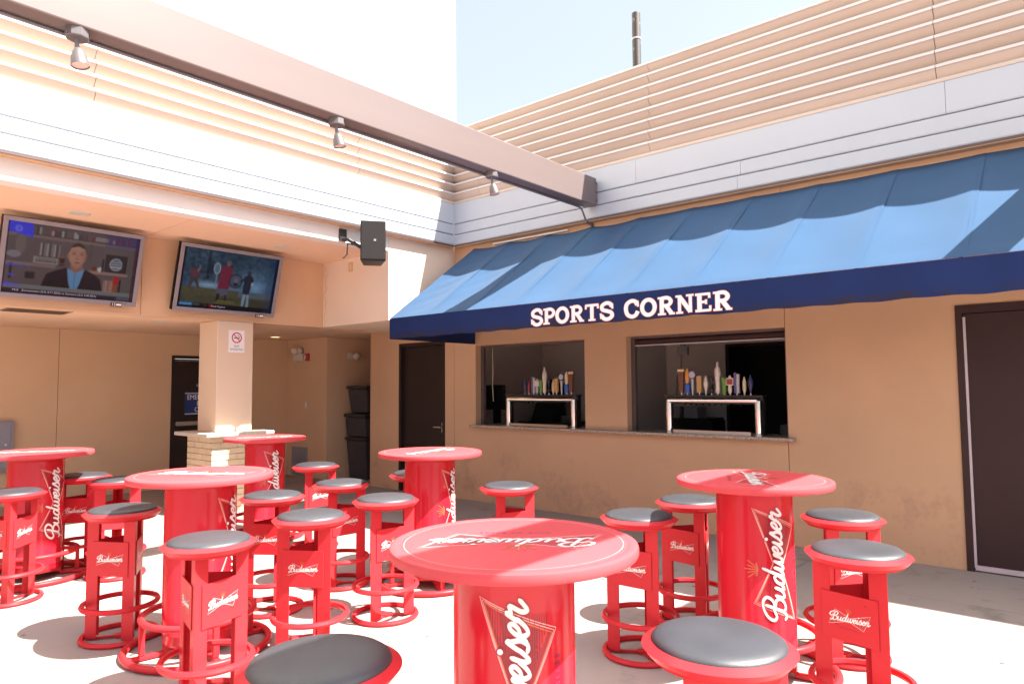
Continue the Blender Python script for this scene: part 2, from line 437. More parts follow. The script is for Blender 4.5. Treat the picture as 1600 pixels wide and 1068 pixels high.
def font_mesh(text, size, align='CENTER', spacing=1.0):
    cu = bpy.data.curves.new("lettering_curve", 'FONT')
    cu.body = text; cu.size = size; cu.align_x = align; cu.align_y = 'CENTER'; cu.space_character = spacing
    cu.resolution_u = 3
    o = bpy.data.objects.new("lettering_curve", cu); COL.objects.link(o)
    dg = bpy.context.evaluated_depsgraph_get()
    me = bpy.data.meshes.new_from_object(o.evaluated_get(dg))
    vs = [tuple(v.co) for v in me.vertices]; fs = [tuple(p.vertices) for p in me.polygons]
    bpy.data.objects.remove(o); bpy.data.curves.remove(cu); bpy.data.meshes.remove(me)
    return vs, fs
def put_text(mb, text, size, to3, h, m, du=0, dv=0, align='CENTER', spacing=1.0, sx=1.0):
    vs, fs = font_mesh(text, size, align, spacing)
    mb.add([to3(x*sx+du, y+dv, h) for x, y, z in vs], fs, m)

# ------------------------------------------------------------------ ground
XB, YT = 6.64, 6.72          # face of the bar wall, face of the porch header
g = MB(); g.box(-400, 400, -400, 400, -0.6, -0.115)
build('ground', g, M['ground'], kind='structure')
floor = MB(); floor.box(-14, 12, -14, 12, -0.114, -0.012)
floor = build('patio_floor', floor, M['mortar'], kind='structure')
xs = [-14, -7.0, -1.0, 5.62, 12]; ys = [-14, -8.0, -2.6, 8.05, 12]
for i in range(len(xs)-1):
    for j in range(len(ys)-1):
        b = MB(); b.box(xs[i]+.002, xs[i+1]-.002, ys[j]+.002, ys[j+1]-.002, -0.0118, random.uniform(-.0006, .0006))
        build('concrete_slab', b, M['concrete'], floor)

rc = random.Random(11)
for (x, y_, a, n_) in ((4.9, .2, 2.0, 26), (1.0, 2.5, 1.25, 30), (5.0, 3.2, 2.7, 22), (2.9, 2.6, .6, 18), (.6, 4.6, .9, 20)):
    P = []
    for k in range(n_):
        P.append(np.array((x, y_))); a += rc.uniform(-.35, .35); x += .07*math.cos(a); y_ += .07*math.sin(a)
    b = MB(); vs = []
    for k, p in enumerate(P):
        w_ = .0016*(1+.6*math.sin(k*1.7)); vs += [(p[0]-w_, p[1]+w_, .0012), (p[0]+w_, p[1]-w_, .0012)]
    b.add(vs, [(2*k, 2*k+1, 2*k+3, 2*k+2) for k in range(n_-1)]); build('hairline_crack', b, M['gum'], floor, fixn=True)
b = MB()
for k in range(150):
    x, y_, r_ = rc.uniform(-1, 6.4), rc.uniform(-.5, 8.5), rc.uniform(.006, .016)
    b.add([(x+r_*rc.uniform(.7, 1.2)*math.cos(t), y_+r_*rc.uniform(.7, 1.2)*math.sin(t), .0014) for t in [2*PI*j/9 for j in range(9)]], [tuple(range(9))])
tag(build('gum_spots', b, M['gum'], floor), kind='stuff')

# ------------------------------------------------------------------ bar building (runs along Y, face at X = 6.64)
bar = empty('bar_building', (XB, 3.0, 0), 'low tan stucco bar building with two serving windows and cream louvers on top', 'building')
T3 = lambda d, y, z: (XB+d, y, z)
def bar_panel(ys, zs, holes):
    m = MB()
    def filled(i, j):
        yc, zc = (ys[i]+ys[i+1])/2, (zs[j]+zs[j+1])/2
        return not any(a < yc < b and c < zc < d for a, b, c, d in holes)
    m.wallgrid(ys, zs, filled, T3, 0.0, 0.20)
    return m
build('wall_panel', bar_panel([6.729, 6.905, 7.872, 8.555], [0, 2.135, 2.329], [(6.905, 7.872, 0, 2.135)]), M['stucco'], bar, fixn=True)
build('wall_panel', bar_panel([2.266, 4.005, 4.567, 6.320, 6.723], [0, 0.965, 2.042, 3.985], [(2.2, 4.005, .965, 2.042), (4.567, 6.320, .965, 2.042)]), M['stucco'], bar, fixn=True)
build('wall_panel', bar_panel([-9, -0.16, 0.886, 2.260], [0, 2.132, 3.985], [(-0.16, 0.886, 0, 2.132)]), M['stucco'], bar, fixn=True)
b = MB()
for y in (6.726, 2.263): b.box(XB+.02, XB+.19, y-.0035, y+.0035, 0.0, 3.3)
build('control_joint', b, M['sign_ink'], bar)
b = MB(); b.box(XB+.2, 12, -9, 6.72, 3.2, 3.3); build('roof_slab', b, M['roof'], bar)
# windows: reveal frames
def window(y0, y1, shutter):
    f = MB()
    f.box(XB+.10, XB+.15, y0, y0+.035, 1.0, 2.042); f.box(XB+.10, XB+.15, y1-.05, y1, 1.0, 2.042); f.box(XB+.10, XB+.15, y0+.035, y1-.05, 2.017, 2.042)
    fr = build('window_frame', f, M['bronze'], bar)
    if shutter:
        s = MB(); s.lathe([(.033, y0+.036), (.033, y1-.051)], (XB+.128, 0, 1.984), 16, axis='y'); build('shutter_roll', s, M['door'], fr, smooth=40)
        s = MB(); s.box(XB+.112, XB+.142, y0+.036, y1-.051, 1.936, 1.949); build('shutter_bar', s, M['grey'], fr)
window(2.266, 4.005, True); window(4.567, 6.320, False)
c = MB(); c.box(XB-.10, XB+.42, 2.19, 6.352, 0.968, 1.0)
build('counter', c, M['granite'], bar, bevel=.008)
# interior of the bar
b = MB()
b.box(9.2, 9.3, 3.95, 7.2, 0, 2.7); build('interior_wall', b, M['interior'], bar)
b = MB(); b.box(9.2, 9.3, 2.62, 3.947, 2.03, 2.7); build('interior_wall', b, M['interior'], bar)
b = MB(); b.box(9.2, 9.3, -1.0, 2.617, 0, 2.7); build('interior_wall', b, M['interior'], bar)
b = MB(); b.box(6.845, 8.5, 4.50, 4.56, 0, 2.69); build('interior_wall', b, M['interior'], bar)
b = MB(); b.box(6.845, 11, 7.2, 7.3, 0, 2.7); build('interior_wall', b, M['interior'], bar)
b = MB(); b.box(6.845, 11, -1.1, -1.0, 0, 2.7); build('interior_wall', b, M['interior'], bar)
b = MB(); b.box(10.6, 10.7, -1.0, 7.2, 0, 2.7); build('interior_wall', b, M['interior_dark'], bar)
b = MB(); b.box(6.845, 11, -1.1, 7.3, 2.7, 2.78); build('interior_ceiling', b, M['interior'], bar)
b = MB(); b.box(9.17, 9.198, 3.90, 3.948, 0, 2.06); b.box(9.17, 9.198, 2.62, 2.66, 0, 2.06); b.box(9.17, 9.198, 2.66, 3.90, 2.02, 2.06)
build('doorway_frame', b, M['door_dark'], bar)
# doors
fr = MB()
fr.box(XB-.012, XB+.12, 7.825, 7.872, 0, 2.135); fr.box(XB-.012, XB+.12, 6.905, 6.95, 0, 2.135); fr.box(XB-.012, XB+.12, 6.95, 7.825, 2.085, 2.135)
df = build('door_frame', fr, M['door_dark'], bar)
b = MB(); b.box(XB+.05, XB+.095, 6.955, 7.82, 0.01, 2.08); build('door_leaf', b, M['door_dark'], df)
b = MB(); b.tube([(XB+.05, 7.0, 0.94), (XB-.005, 7.0, .94), (XB-.01, 7.03, .94), (XB-.01, 7.13, .938)], .010); b.box(XB+.044, XB+.05, 6.975, 7.025, .86, 1.0)
build('door_handle', b, M['steel'], df, smooth=40)
fr = MB()
fr.box(XB-.012, XB+.14, 0.838, 0.886, 0, 2.132); fr.box(XB-.012, XB+.14, -0.16, -0.11, 0, 2.132); fr.box(XB-.012, XB+.14, -0.11, 0.838, 2.066, 2.132)
df2 = build('door_frame', fr, M['door'], bar)
b = MB(); b.box(XB+.012, XB+.055, -0.105, 0.832, 0.05, 2.06); build('door_leaf', b, M['door'], df2)
b = MB(); b.box(XB-.004, XB+.011, 0.818, 0.836, 0.03, 2.035); build('weather_strip', b, M['weather'], df2)
b = MB(); b.box(XB-.006, XB+.011, -0.105, 0.83, 0.012, 0.05); build('door_sweep', b, M['weather'], df2)
# fascia + louvers, shared by both buildings
XF, YF = 6.54, 6.62
def fascia_run(root, to3, lo, hi, cuts, flush):
    """to3(out,t,z): out = distance in front of fascia face (neg = behind). bands top to bottom"""
    bands = [(3.714, 3.988), (3.568, 3.704), (3.424, 3.558)]
    for (z0, z1), cc in zip(bands, cuts):
        e = [lo]+sorted(cc)+[hi]
        for a, b_ in zip(e[:-1], e[1:]):
            m = MB()
            pr = [(0, z0+.010), (-.006, z0), (-.06, z0), (-.06, z1), (-.004, z1), (0, z1-.004)]
            a2 = a+.0015 if a != lo else a; b2 = b_-.0015 if b_ != hi else b_
            m.prism(pr, lambda p, q, t: to3(p, t, q), a2, b2)
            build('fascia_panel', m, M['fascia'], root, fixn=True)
    m = MB(); m.prism([(.004, 3.401), (.004, 3.414), (-.001, 3.414), (-.001, 3.421), (-.07, 3.421), (-.07, 3.401)], lambda p, q, t: to3(p, t, q), lo, hi)
    build('drip_edge', m, M['bronze'], root, fixn=True)
    m = MB(); m.prism([(-.004, 3.392), (-.004, 3.400), (-.099, 3.400), (-.099, 3.392)], lambda p, q, t: to3(p, t, q), lo, hi)
    build('soffit_strip', m, M['stucco'], root, fixn=True)
    m = MB(); m.prism([(-.062, 3.42), (-.062, 3.99), (-.099, 3.99), (-.099, 3.42)], lambda p, q, t: to3(p, t, q), lo, hi)
    build('fascia_backing', m, M['sign_ink'], root, fixn=True)
LP = 0.127
def louver_run(root, to3, lo, hi, cuts):
    e = [lo]+sorted(cuts)+[hi]
    for k in range(8):
        z = 5.04-k*LP
        for a, b_ in zip(e[:-1], e[1:]):
            m = MB()
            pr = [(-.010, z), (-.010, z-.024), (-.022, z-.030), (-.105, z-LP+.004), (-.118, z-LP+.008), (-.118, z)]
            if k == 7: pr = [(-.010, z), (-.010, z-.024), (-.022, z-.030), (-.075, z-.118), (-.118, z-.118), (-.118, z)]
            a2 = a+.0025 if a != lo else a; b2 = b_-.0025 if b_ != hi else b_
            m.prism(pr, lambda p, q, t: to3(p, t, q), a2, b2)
            m.m[2] = 1                                               # folded front lip: same paint, skylight put into its paler colour
            build('louver_slat', m, [M['louver'], M['louver_lip_skylit']], root, fixn=True)
    m = MB(); m.prism([(-.004, 3.992), (-.004, 4.008), (-.020, 4.030), (-.118, 4.032), (-.118, 3.992)], lambda p, q, t: to3(p, t, q), lo, hi)
    build('louver_sill', m, M['louver'], root, fixn=True)
    m = MB(); m.prism([(-.121, 3.992), (-.121, 5.035), (-.16, 5.035), (-.16, 3.992)], lambda p, q, t: to3(p, t, q), lo, hi)
    build('louver_backing', m, M['bronze'], root, fixn=True)
B3 = lambda o, t, z: (XF-o, t, z)
P3 = lambda o, t, z: (t, YF-o, z)
fascia_run(bar, B3, -9, YF-.0005, [[3.784, .867, -2.05, -5.0], [2.607, 5.9, -.7, -4], [5.527, 2.644, -.3, -3.3]], True)
louver_run(bar, B3, -9, YF+.130, [3.63, .93, -1.8, -4.5, 6.19])

# ------------------------------------------------------------------ porch building (faces -Y)
XS, YW, YBK, ZL, ZH = 5.487, 8.13, 10.80, 2.33, 3.21
po = empty('porch_building', (2.5, YT, 0), 'sand stucco porch building with deep soffit carrying the two televisions', 'building')
fascia_run(po, P3, -9, XF-.0005, [[1.838, 4.768, -1.1, -4], [.4, 3.3, -2.5], [2.6, 5.3, -.3]], True)
louver_run(po, P3, -9, XF+.128, [2.12, -.7, -3.6, 4.98])
b = MB(); b.box(-9, XS-.002, YT, YT+.18, ZH-.006, 3.99); build('header', b, M['stucco_pale'], po, bevel=.006)
b = MB(); b.box(XS, XB-.002, YT, YW+.0015, ZL, 3.99); build('pier', b, M['stucco_cream'], po, bevel=.006)
for a, c in ((-9, 3.122), (3.128, XS+.03)):
    b = MB(); b.box(a, c, YT+.182, YW, ZH, ZH+.1); build('upper_soffit', b, M['soffit'], po)
for a, c in ((-9, 3.112), (3.118, XS+.05)):
    b = MB(); b.box(a, c, YW+.002, YW+.2, ZL-.003, 3.40); build('wall_panel', b, M['stucco_tv'], po)
for a, c in ((-9, 3.064), (3.070, XB-.002)):
    b = MB(); b.box(a, c, YW+.202, 11.2, ZL, ZL+.08); build('lower_soffit', b, M['soffit'], po)
b = MB(); b.box(XB, 9.5, 8.56, 11.2, ZL, ZL+.08); build('lower_soffit', b, M['soffit'], po)
def pw(x0, x1, holes=()):
    xs_ = sorted({x0, x1, *[h[0] for h in holes], *[h[1] for h in holes]}); zs_ = sorted({0, ZL-.002, *[h[3] for h in holes]})
    m = MB(); m.wallgrid(xs_, zs_, lambda i, j: not any(h[0] < (xs_[i]+xs_[i+1])/2 < h[1] and (zs_[j]+zs_[j+1])/2 < h[3] for h in holes), lambda d, y, z: (y, YBK+d, z), 0, .2)
    return m
build('wall_panel', pw(-9, 3.100), M['stucco_porch'], po, fixn=True)
build('wall_panel', pw(3.106, 6.588, [(4.605, 5.62, 0, 2.01)]), M['stucco_porch'], po, fixn=True)
b = MB(); b.box(3.095, 3.111, YBK+.02, YBK+.19, 0, 2.32); build('control_joint', b, M['sign_ink'], po)
b = MB(); b.box(3.110, 3.120, YW+.03, YW+.19, ZL, 3.30); build('control_joint', b, M['sign_ink'], po)
b = MB(); b.box(3.118, 3.132, YT+.2, YW-.01, ZH+.03, ZH+.09); build('control_joint', b, M['sign_ink'], po)
b = MB(); b.box(6.59, 9.5, 9.65, 11.0, 0, ZL-.002); build('storage_wall', b, M['stucco_porch'], po, bevel=.006)
b = MB(); b.box(6.845, 9.5, 8.40, 8.553, 0, ZL-.002); build('storage_wall', b, M['stucco_porch'], po)
b = MB(); b.box(9.5, 9.6, 8.4, 11, 0, ZL-.002); build('storage_wall', b, M['stucco_porch'], po)
b = MB(); b.box(-9, 10.6, YT+.2, 12, 3.42, 3.52); build('roof_slab', b, M['roof'], po)
# emergency door
fr = MB()
fr.box(4.605, 4.65, YBK-.01, YBK+.1, 0, 2.01); fr.box(5.575, 5.62, YBK-.01, YBK+.1, 0, 2.01); fr.box(4.65, 5.575, YBK-.01, YBK+.1, 1.965, 2.01)
ed = build('door_frame', fr, M['door_dark'], po)
b = MB(); b.box(4.655, 5.57, YBK+.02, YBK+.06, .01, 1.955); build('door_leaf', b, M['door_dark'], ed)
b = MB(); b.box(4.655, 5.57, YBK+.012, YBK+.02, 1.925, 1.932); build('door_closer_strip', b, M['steel'], ed)
b = MB(); b.box(4.68, 5.50, YBK-.045, YBK-.01, .93, .995); b.box(4.68, 4.74, YBK-.01, YBK+.02, .935, .99); b.box(5.44, 5.50, YBK-.01, YBK+.02, .935, .99)
build('push_bar', b, M['steel'], ed, bevel=.006)
s3 = lambda u, v, h: (5.115+u, YBK+.018-h, 1.27+v)
b = MB(); b.box(4.825, 5.405, YBK+.014, YBK+.02, 1.09, 1.45, 0)
for z in (1.425, 1.108): b.box(4.825, 5.405, YBK+.012, YBK+.0139, z-.005, z+.005, 1)
s3 = lambda u, v, h: (5.115+u, YBK+.0135-h, 1.27+v)
put_text(b, "EMERGENCY", .105, s3, .0, 1, 0, .09, sx=.86); put_text(b, "EXIT", .105, s3, .0, 1, 0, -.005); put_text(b, "ONLY", .105, s3, .0, 1, 0, -.10)
build('exit_notice', b, [M['blue_sign'], M['sign_white']], ed)
b = MB(); b.box(5.0, 5.18, YBK+.014, YBK+.02, 1.555, 1.565); b.box(5.0, 5.16, YBK+.014, YBK+.02, 1.535, 1.543); build('door_sticker', b, M['grey'], ed)

# hairline crack in the stucco corner of the television recess
b = MB(); q3 = lambda u, v, h: (XS-.0008-h, YW-.03-u, 2.36+v)
pt = [np.array((.018*math.sin(k*2.1)+.012*math.sin(k*5.3)+.02, k*.05)) for k in range(17)]
ribbon(b, pt, .0022, q3, 0, 0, caps=False)
for k in (5, 9, 13): ribbon(b, [pt[k], pt[k]+np.array((.04, .03)), pt[k]+np.array((.055, .075))], .0016, q3, .0002, 0, caps=False)
build('crack', b, M['vent'], po)
# ------------------------------------------------------------------ tall building behind, pipe
tb = empty('tall_building', (0, 9, 3.3), 'tall blank cream building rising behind the porch roof', 'building')
b = MB(); b.box(-26, 8.94, 9.0, 22, 3.53, 18); build('wall', b, M['tower'], tb)
b = MB(); b.box(-26.05, 8.99, 8.95, 22.05, 18.002, 18.3); build('coping', b, M['fascia'], tb)
b = MB()
for z in (6.6, 9.9, 13.2): b.box(-26, 8.944, 8.992, 8.9995, z, z+.016)
build('reveal_line', b, M['tower'], tb)
b = MB(); b.lathe([(.052, 3.31), (.052, 6.03), (.050, 6.045)], (7.2, 4.12, 0), 20)
pp = build('vent_pipe', b, M['pipe'], None, smooth=40, loc=(7.2, 4.12, 3.3), label='dark peeling vent pipe rising behind the bar louvers', cat='pipe')
b = MB(); b.ring(.053, [(0, -.01), (.004, -.008), (.004, .008), (0, .01)], (7.2, 4.12, 5.72), 20); build('pipe_band', b, M['grey'], pp, fixn=True)

# ------------------------------------------------------------------ column on brick base
X0, X1, Y0, Y1 = 4.00, 4.465, 8.13, 8.60
co = empty('column', (4.23, 8.36, 0), 'square stucco column on a buff brick base with stone ledge', 'column')
b = MB(); b.box(X0, X1, Y0, Y1, .972, ZL-.004); build('shaft', b, M['stucco_shaft'], co, bevel=.008)
b = MB(); b.box(X0-.20, X1+.20, Y0-.20, Y1+.20, .925, .97); build('ledge', b, M['stone'], co, bevel=.01)
bx0, bx1, by0, by1 = X0-.085, X1+.085, Y0-.085, Y1+.085
b = MB(); b.box(bx0+.010, bx1-.010, by0+.010, by1-.010, 0, .924); build('core', b, M['mortar'], co)
nb, cw, hgt = 0, .212, .924/13
bricks = {}
def brick(x0, x1, y0, y1, z0, z1):
    global nb
    k = (round(x1-x0, 3), round(y1-y0, 3))
    if k not in bricks:
        m = MB(); hx, hy, hz = (x1-x0)/2, (y1-y0)/2, (z1-z0)/2
        m.box(-hx, hx, -hy, hy, -hz, hz)
        me = bpy.data.meshes.new('brick'); me.from_pydata(m.v, [], m.f); me.materials.append(M['brick']); bricks[k] = me
    o = bpy.data.objects.new('brick', bricks[k]); COL.objects.link(o); o.parent = co
    o.location = Vector(((x0+x1)/2, (y0+y1)/2, (z0+z1)/2))-Vector((4.23, 8.36, 0)); nb += 1
def course(lo, hi, off):
    """joint positions along one side"""
    p = [lo]; x = lo+(cw if not off else cw*.5)
    while x < hi-.04: p.append(x); x += cw
    return p+[hi]
for r in range(13):
    z0, z1 = r*hgt+.003, (r+1)*hgt-.005
    off = r % 2
    e = course(bx0, bx1, off)
    for a, c in zip(e[:-1], e[1:]):
        j = random.uniform(-.0015, .0015)
        brick(a+.003, c-.003, by0+j, by0+.0098+j, z0, z1)          # -Y face
        brick(a+.003, c-.003, by1-.0098, by1, z0, z1)
    e = course(by0+.012, by1-.012, 1-off)
    for a, c in zip(e[:-1], e[1:]):
        j = random.uniform(-.0015, .0015)
        brick(bx0+j, bx0+.0098+j, a+.003, c-.003, z0, z1)
        brick(bx1-.0098, bx1, a+.003, c-.003, z0, z1)

# ------------------------------------------------------------------ steel beams with spotlights
def beam(y, xend, label):
    root = empty('steel_beam', (0, y+.08, 3.54), label, 'beam', 'brown steel beams spanning the patio')
    b = MB(); b.box(-9, xend, y, y+.155, 3.54, 3.86); build('box_section', b, M['beam'], root, bevel=.010)
    b = MB(); b.box(xend+.0005, XF-.001, y+.02, y+.135, 3.58, 3.82); build('end_bracket', b, M['beam'], root)
    pts = [(-9, y+.142, 3.527), (xend-.16, y+.142, 3.527), (xend-.10, y+.145, 3.515), (xend-.05, y+.15, 3.46), (xend-.005, y+.155, 3.40), (xend+.06, y+.155, 3.372), (XB-.012, y+.155, 3.37)]
    b = MB(); b.tube(pts, .011, 8); b.tube([(XB-.055, y+.155, 3.37), (XB-.002, y+.155, 3.37)], .02, 10)
    build('conduit', b, M['wire'], root, smooth=50)
    b = MB()
    for z in (3.60, 3.70, 3.80):
        b.lathe([(.011, -.012), (.011, 0)], (xend-.02, y, z), 6, axis='y')
    build('bolt', b, M['beam'], root)
    return root
beam(4.27, 6.50, 'brown steel box beam overhead carrying three small spotlights')
beam(-0.41, 6.50, 'brown steel box beam crossing above the door end of the patio')
def spot_proto():
    r = empty('spotlight', (0, 0, 0))
    b = MB(); b.lathe([(.058, -.052), (.062, -.045), (.062, 0)], n=8); b.lathe([(.018, -.002), (.018, .03)], (-.058, 0, -.025), 8, axis='x'); b.lathe([(.018, -.03), (.018, .002)], (.058, 0, -.025), 8, axis='x')
    build('junction_box', b, M['lamp_metal'], r)
    b = MB(); b.tube([(0, 0, -.05), (0, 0, -.09), (.004, -.004, -.115)], [.012, .012, .016], 10); build('swivel_stem', b, M['wire'], r, smooth=50)
    ax = Vector((.10, -.16, -1)).normalized(); q = Vector((0, 0, -1)).rotation_difference(ax)
    prof = [(.014, 0), (.026, -.012), (.036, -.035), (.043, -.065), (.047, -.095), (.047, -.108)]
    b = MB(); b.lathe(prof, n=24, capt=False); b.v = [tuple(q @ Vector(p)+Vector((.004, -.004, -.105))) for p in b.v]
    build('lamp_head', b, M['lamp_metal'], r, smooth=50, fixn=True)
    b = MB(); b.lathe([(.0455, -.0995), (.0455, -.0965)], n=24); b.v = [tuple(q @ Vector(p)+Vector((.004, -.004, -.105))) for p in b.v]
    build('lens', b, M['glass_lens'], r)
    return r
sp = spot_proto(); index_children()
for i, (x, lab) in enumerate(((1.28, 'grey bell spotlight under the beam, at its end far from the awning'), (3.03, 'grey bell spotlight under the middle of the brown beam'), (4.79, 'grey bell spotlight under the beam, the one close to the awning'))):
    o = sp if i == 0 else copy_tree(sp)
    o.location = (x, 4.335, 3.539); o.rotation_euler = (0, 0, (0, .35, .1)[i])
    tag(o, lab, 'spotlight', 'spotlights under the beam')

# ------------------------------------------------------------------ awning
ax0, ax1, az0, az1, azb = XB-.006, 5.19, 3.352, 2.305, 2.062
ribs = [6.33-.63*i for i in range(11)]
aw = empty('awning', (6.0, 3.2, 2.06), 'long blue canvas awning lettered in white over the serving windows', 'awning')
def canopy():
    m = MB(); per, nt = 12, 26; rows = []
    ysamp = []
    for i in range(10):
        for k in range(per): ysamp.append((i, k/per))
    ysamp.append((9, 1.0))
    for i, u in ysamp:
        y = ribs[i]+(ribs[i+1]-ribs[i])*u
        row = []
        for j in range(nt+1):
            t = j/nt
            s = .030*(4*u*(1-u))*(math.sin(PI*min(1, t*1.02+.02))**.55 if 0 < t < 1 else 0)
            if t == 0: s = .030*4*u*(1-u)*(1 if i < 4 else .3)
            loose = max(0, 1-(i+u)/2.6)
            s += loose*.009*math.sin(38*t+9*u)*math.sin(PI*u)*math.sin(PI*t)
            s += .0025*math.sin(7*y+13*t)*math.sin(PI*t)
            x = ax0+(ax1-ax0)*t; z = az0+(az1-az0)*t
            nx, nz = -.585, .81
            x2, z2 = x-nx*s, z-nz*s
            x2 = min(x2, XB-.004)
            row.append((x2, y, z2))
        rows.append(row)
    n = nt+1
    vs = [p for r in rows for p in r]
    fs = [(a*n+j, a*n+j+1, (a+1)*n+j+1, (a+1)*n+j) for a in range(len(rows)-1) for j in range(nt)]
    return m.add(vs, fs)
o = build('canopy', canopy(), M['canvas'], aw, smooth=60, fixn=True)
for y in ribs[1:-1]:
    m = MB(); vs, fs = [], []
    for j in range(27):
        t = j/26; x = ax0+(ax1-ax0)*t-.585*.0015; z = az0+(az1-az0)*t+.81*.0015
        for dy in (-.013, .013): vs.append((x, y+dy-.03, z-.001-.004*math.sin(PI*t)))
    fs = [(2*j, 2*j+1, 2*j+3, 2*j+2) for j in range(26)]
    m.add(vs, fs); build('seam_band', m, M['canvas'], aw)
m = MB(); vs, fs = [], []
ny = 140
for i in range(ny+1):
    y = ribs[0]+(ribs[-1]-ribs[0])*i/ny
    for k in range(5):
        z = az1-.004+(azb-az1+.004)*k/4
        z += (.004*math.sin(9.3*y)*math.sin(2.1*y)+.003*math.sin(21*y))*(k/4)
        vs.append((ax1-.003-.0015*math.sin(6*y+k), y, z))
for i in range(ny):
    for k in range(4): fs.append((i*5+k, i*5+k+1, (i+1)*5+k+1, (i+1)*5+k))
va = build('valance', m.add(vs, fs), M['canvas_navy'], aw, smooth=60, fixn=True)
m = MB(); m.prism([(ax0, az0-.01), (ax0, azb), (ax1+.004, azb), (ax1+.004, az1-.01)], lambda p, q, t: (p, t, q), 6.322, 6.330)
build('end_panel', m, M['canvas_navy'], aw, fixn=True)
m = MB(); m.prism([(ax0, az0-.01), (ax0, azb), (ax1+.004, azb), (ax1+.004, az1-.01)], lambda p, q, t: (p, t, q), .030, .038)
build('end_panel', m, M['canvas_navy'], aw, fixn=True)
for y in ribs[1:]:
    m = MB(); m.tube([(XB-.02, y, az0-.035), (ax1+.03, y, az1-.045)], .014, 8); build('frame_rib', m, M['bronze'], aw, smooth=50)
m = MB(); m.tube([(ax1+.02, 6.31, az1-.02), (ax1+.02, .05, az1-.02)], .014, 8); build('front_bar', m, M['bronze'], aw, smooth=50)
m = MB(); m.tube([(ax1+.02, 6.31, azb+.02), (ax1+.02, .05, azb+.02)], .012, 8); build('front_bar', m, M['bronze'], aw, smooth=50)
m = MB(); m.box(XB-.055, XB-.003, 4.75, 5.95, 3.347, 3.362); build('wall_flashing', m, M['white'], aw)
# slab-serif capitals, each letter a part
def serif(x, y, w=.36): return ('s', [(x-w/2, y), (x+w/2, y)], .05)
def cap_strokes(ch):
    T = .105
    if ch == 'S': return [('c', [(.72,.74),(.60,.93),(.36,.97),(.13,.82),(.16,.60),(.42,.50),(.66,.40),(.72,.19),(.52,.03),(.26,.05),(.08,.26)], T), ('s', [(.75,.62),(.73,.93)], .05), ('s', [(.05,.38),(.07,.07)], .05)], .82
    if ch == 'P': return [('s', [(.20,.03),(.20,.97)], T), ('c', [(.20,.93),(.52,.93),(.70,.72),(.54,.48),(.22,.46)], T*.9), serif(.20,.04,.42), ('s', [(.0,.95),(.3,.95)], .05)], .76
    if ch == 'O': return [('o', [(.45+.345*math.cos(2*PI*k/16), .5+.43*math.sin(2*PI*k/16)) for k in range(16)], T)], .92
    if ch == 'R': return [('s', [(.20,.03),(.20,.97)], T), ('c', [(.20,.93),(.52,.93),(.68,.73),(.54,.52),(.22,.50)], T*.9), ('s', [(.42,.50),(.70,.06)], T), serif(.20,.04,.40), serif(.73,.04,.28), ('s', [(.0,.95),(.3,.95)], .05)], .90
    if ch == 'T': return [('s', [(.42,.03),(.42,.95)], T), ('s', [(.03,.93),(.81,.93)], .07), ('s', [(.05,.72),(.05,.96)], .05), ('s', [(.79,.72),(.79,.96)], .05), serif(.42,.04,.42)], .86
    if ch == 'C': return [('c', [(.75,.70),(.64,.90),(.42,.95),(.18,.80),(.11,.50),(.20,.18),(.44,.04),(.66,.12),(.78,.34)], T), ('s', [(.79,.60),(.77,.93)], .05)], .86
    if ch == 'N': return [('s', [(.17,.03),(.17,.97)], .075), ('s', [(.17,.94),(.72,.06)], T), ('s', [(.72,.03),(.72,.97)], .075), serif(.17,.04,.34), serif(.70,.96,.36), ('s', [(-.02,.95),(.25,.95)], .05)], .92
    if ch == 'E': return [('s', [(.20,.03),(.20,.97)], T), ('s', [(.0,.94),(.70,.94)], .06), ('s', [(.0,.06),(.74,.06)], .06), ('s', [(.22,.52),(.52,.52)], .06), ('s', [(.68,.72),(.68,.97)], .05), ('s', [(.72,.03),(.72,.30)], .05), ('s', [(.52,.40),(.52,.64)], .045)], .82
H = .150
word = "SPORTS CORNER"
y = 4.185
total = sum(cap_strokes(c)[1] if c != ' ' else .50 for c in word)+.05*len(word)
kx = (4.185-2.150)/total/H
for ch in word:
    if ch == ' ': y -= .50*H*kx+.05*H*kx; continue
    st, adv = cap_strokes(ch)
    t3 = lambda u, v, h, y=y: (ax1-.0075-h, y-u*H*kx, 2.087+v*H)
    m = MB()
    for grow, mi, h0 in ((.024, 1, 0.0), (0, 0, .0012)):
        for i, (k, P, w) in enumerate(st):
            P = catmull(P, 5, k == 'o') if k in 'co' else [np.array(p) for p in (P if len(P) > 2 else [P[0], ((P[0][0]+P[1][0])/2, (P[0][1]+P[1][1])/2), P[1]])]
            if grow and k == 's':
                d = (P[-1]-P[0])/np.hypot(*(P[-1]-P[0])); P[0] = P[0]-d*grow; P[-1] = P[-1]+d*grow
            ribbon(m, P, w+grow, t3, h0+i*8e-5, mi, closed=(k == 'o'), caps=False)
    build('letter', m, [M['letter_white'], M['letter_orange']], aw)
    y -= (adv+.05)*H*kx

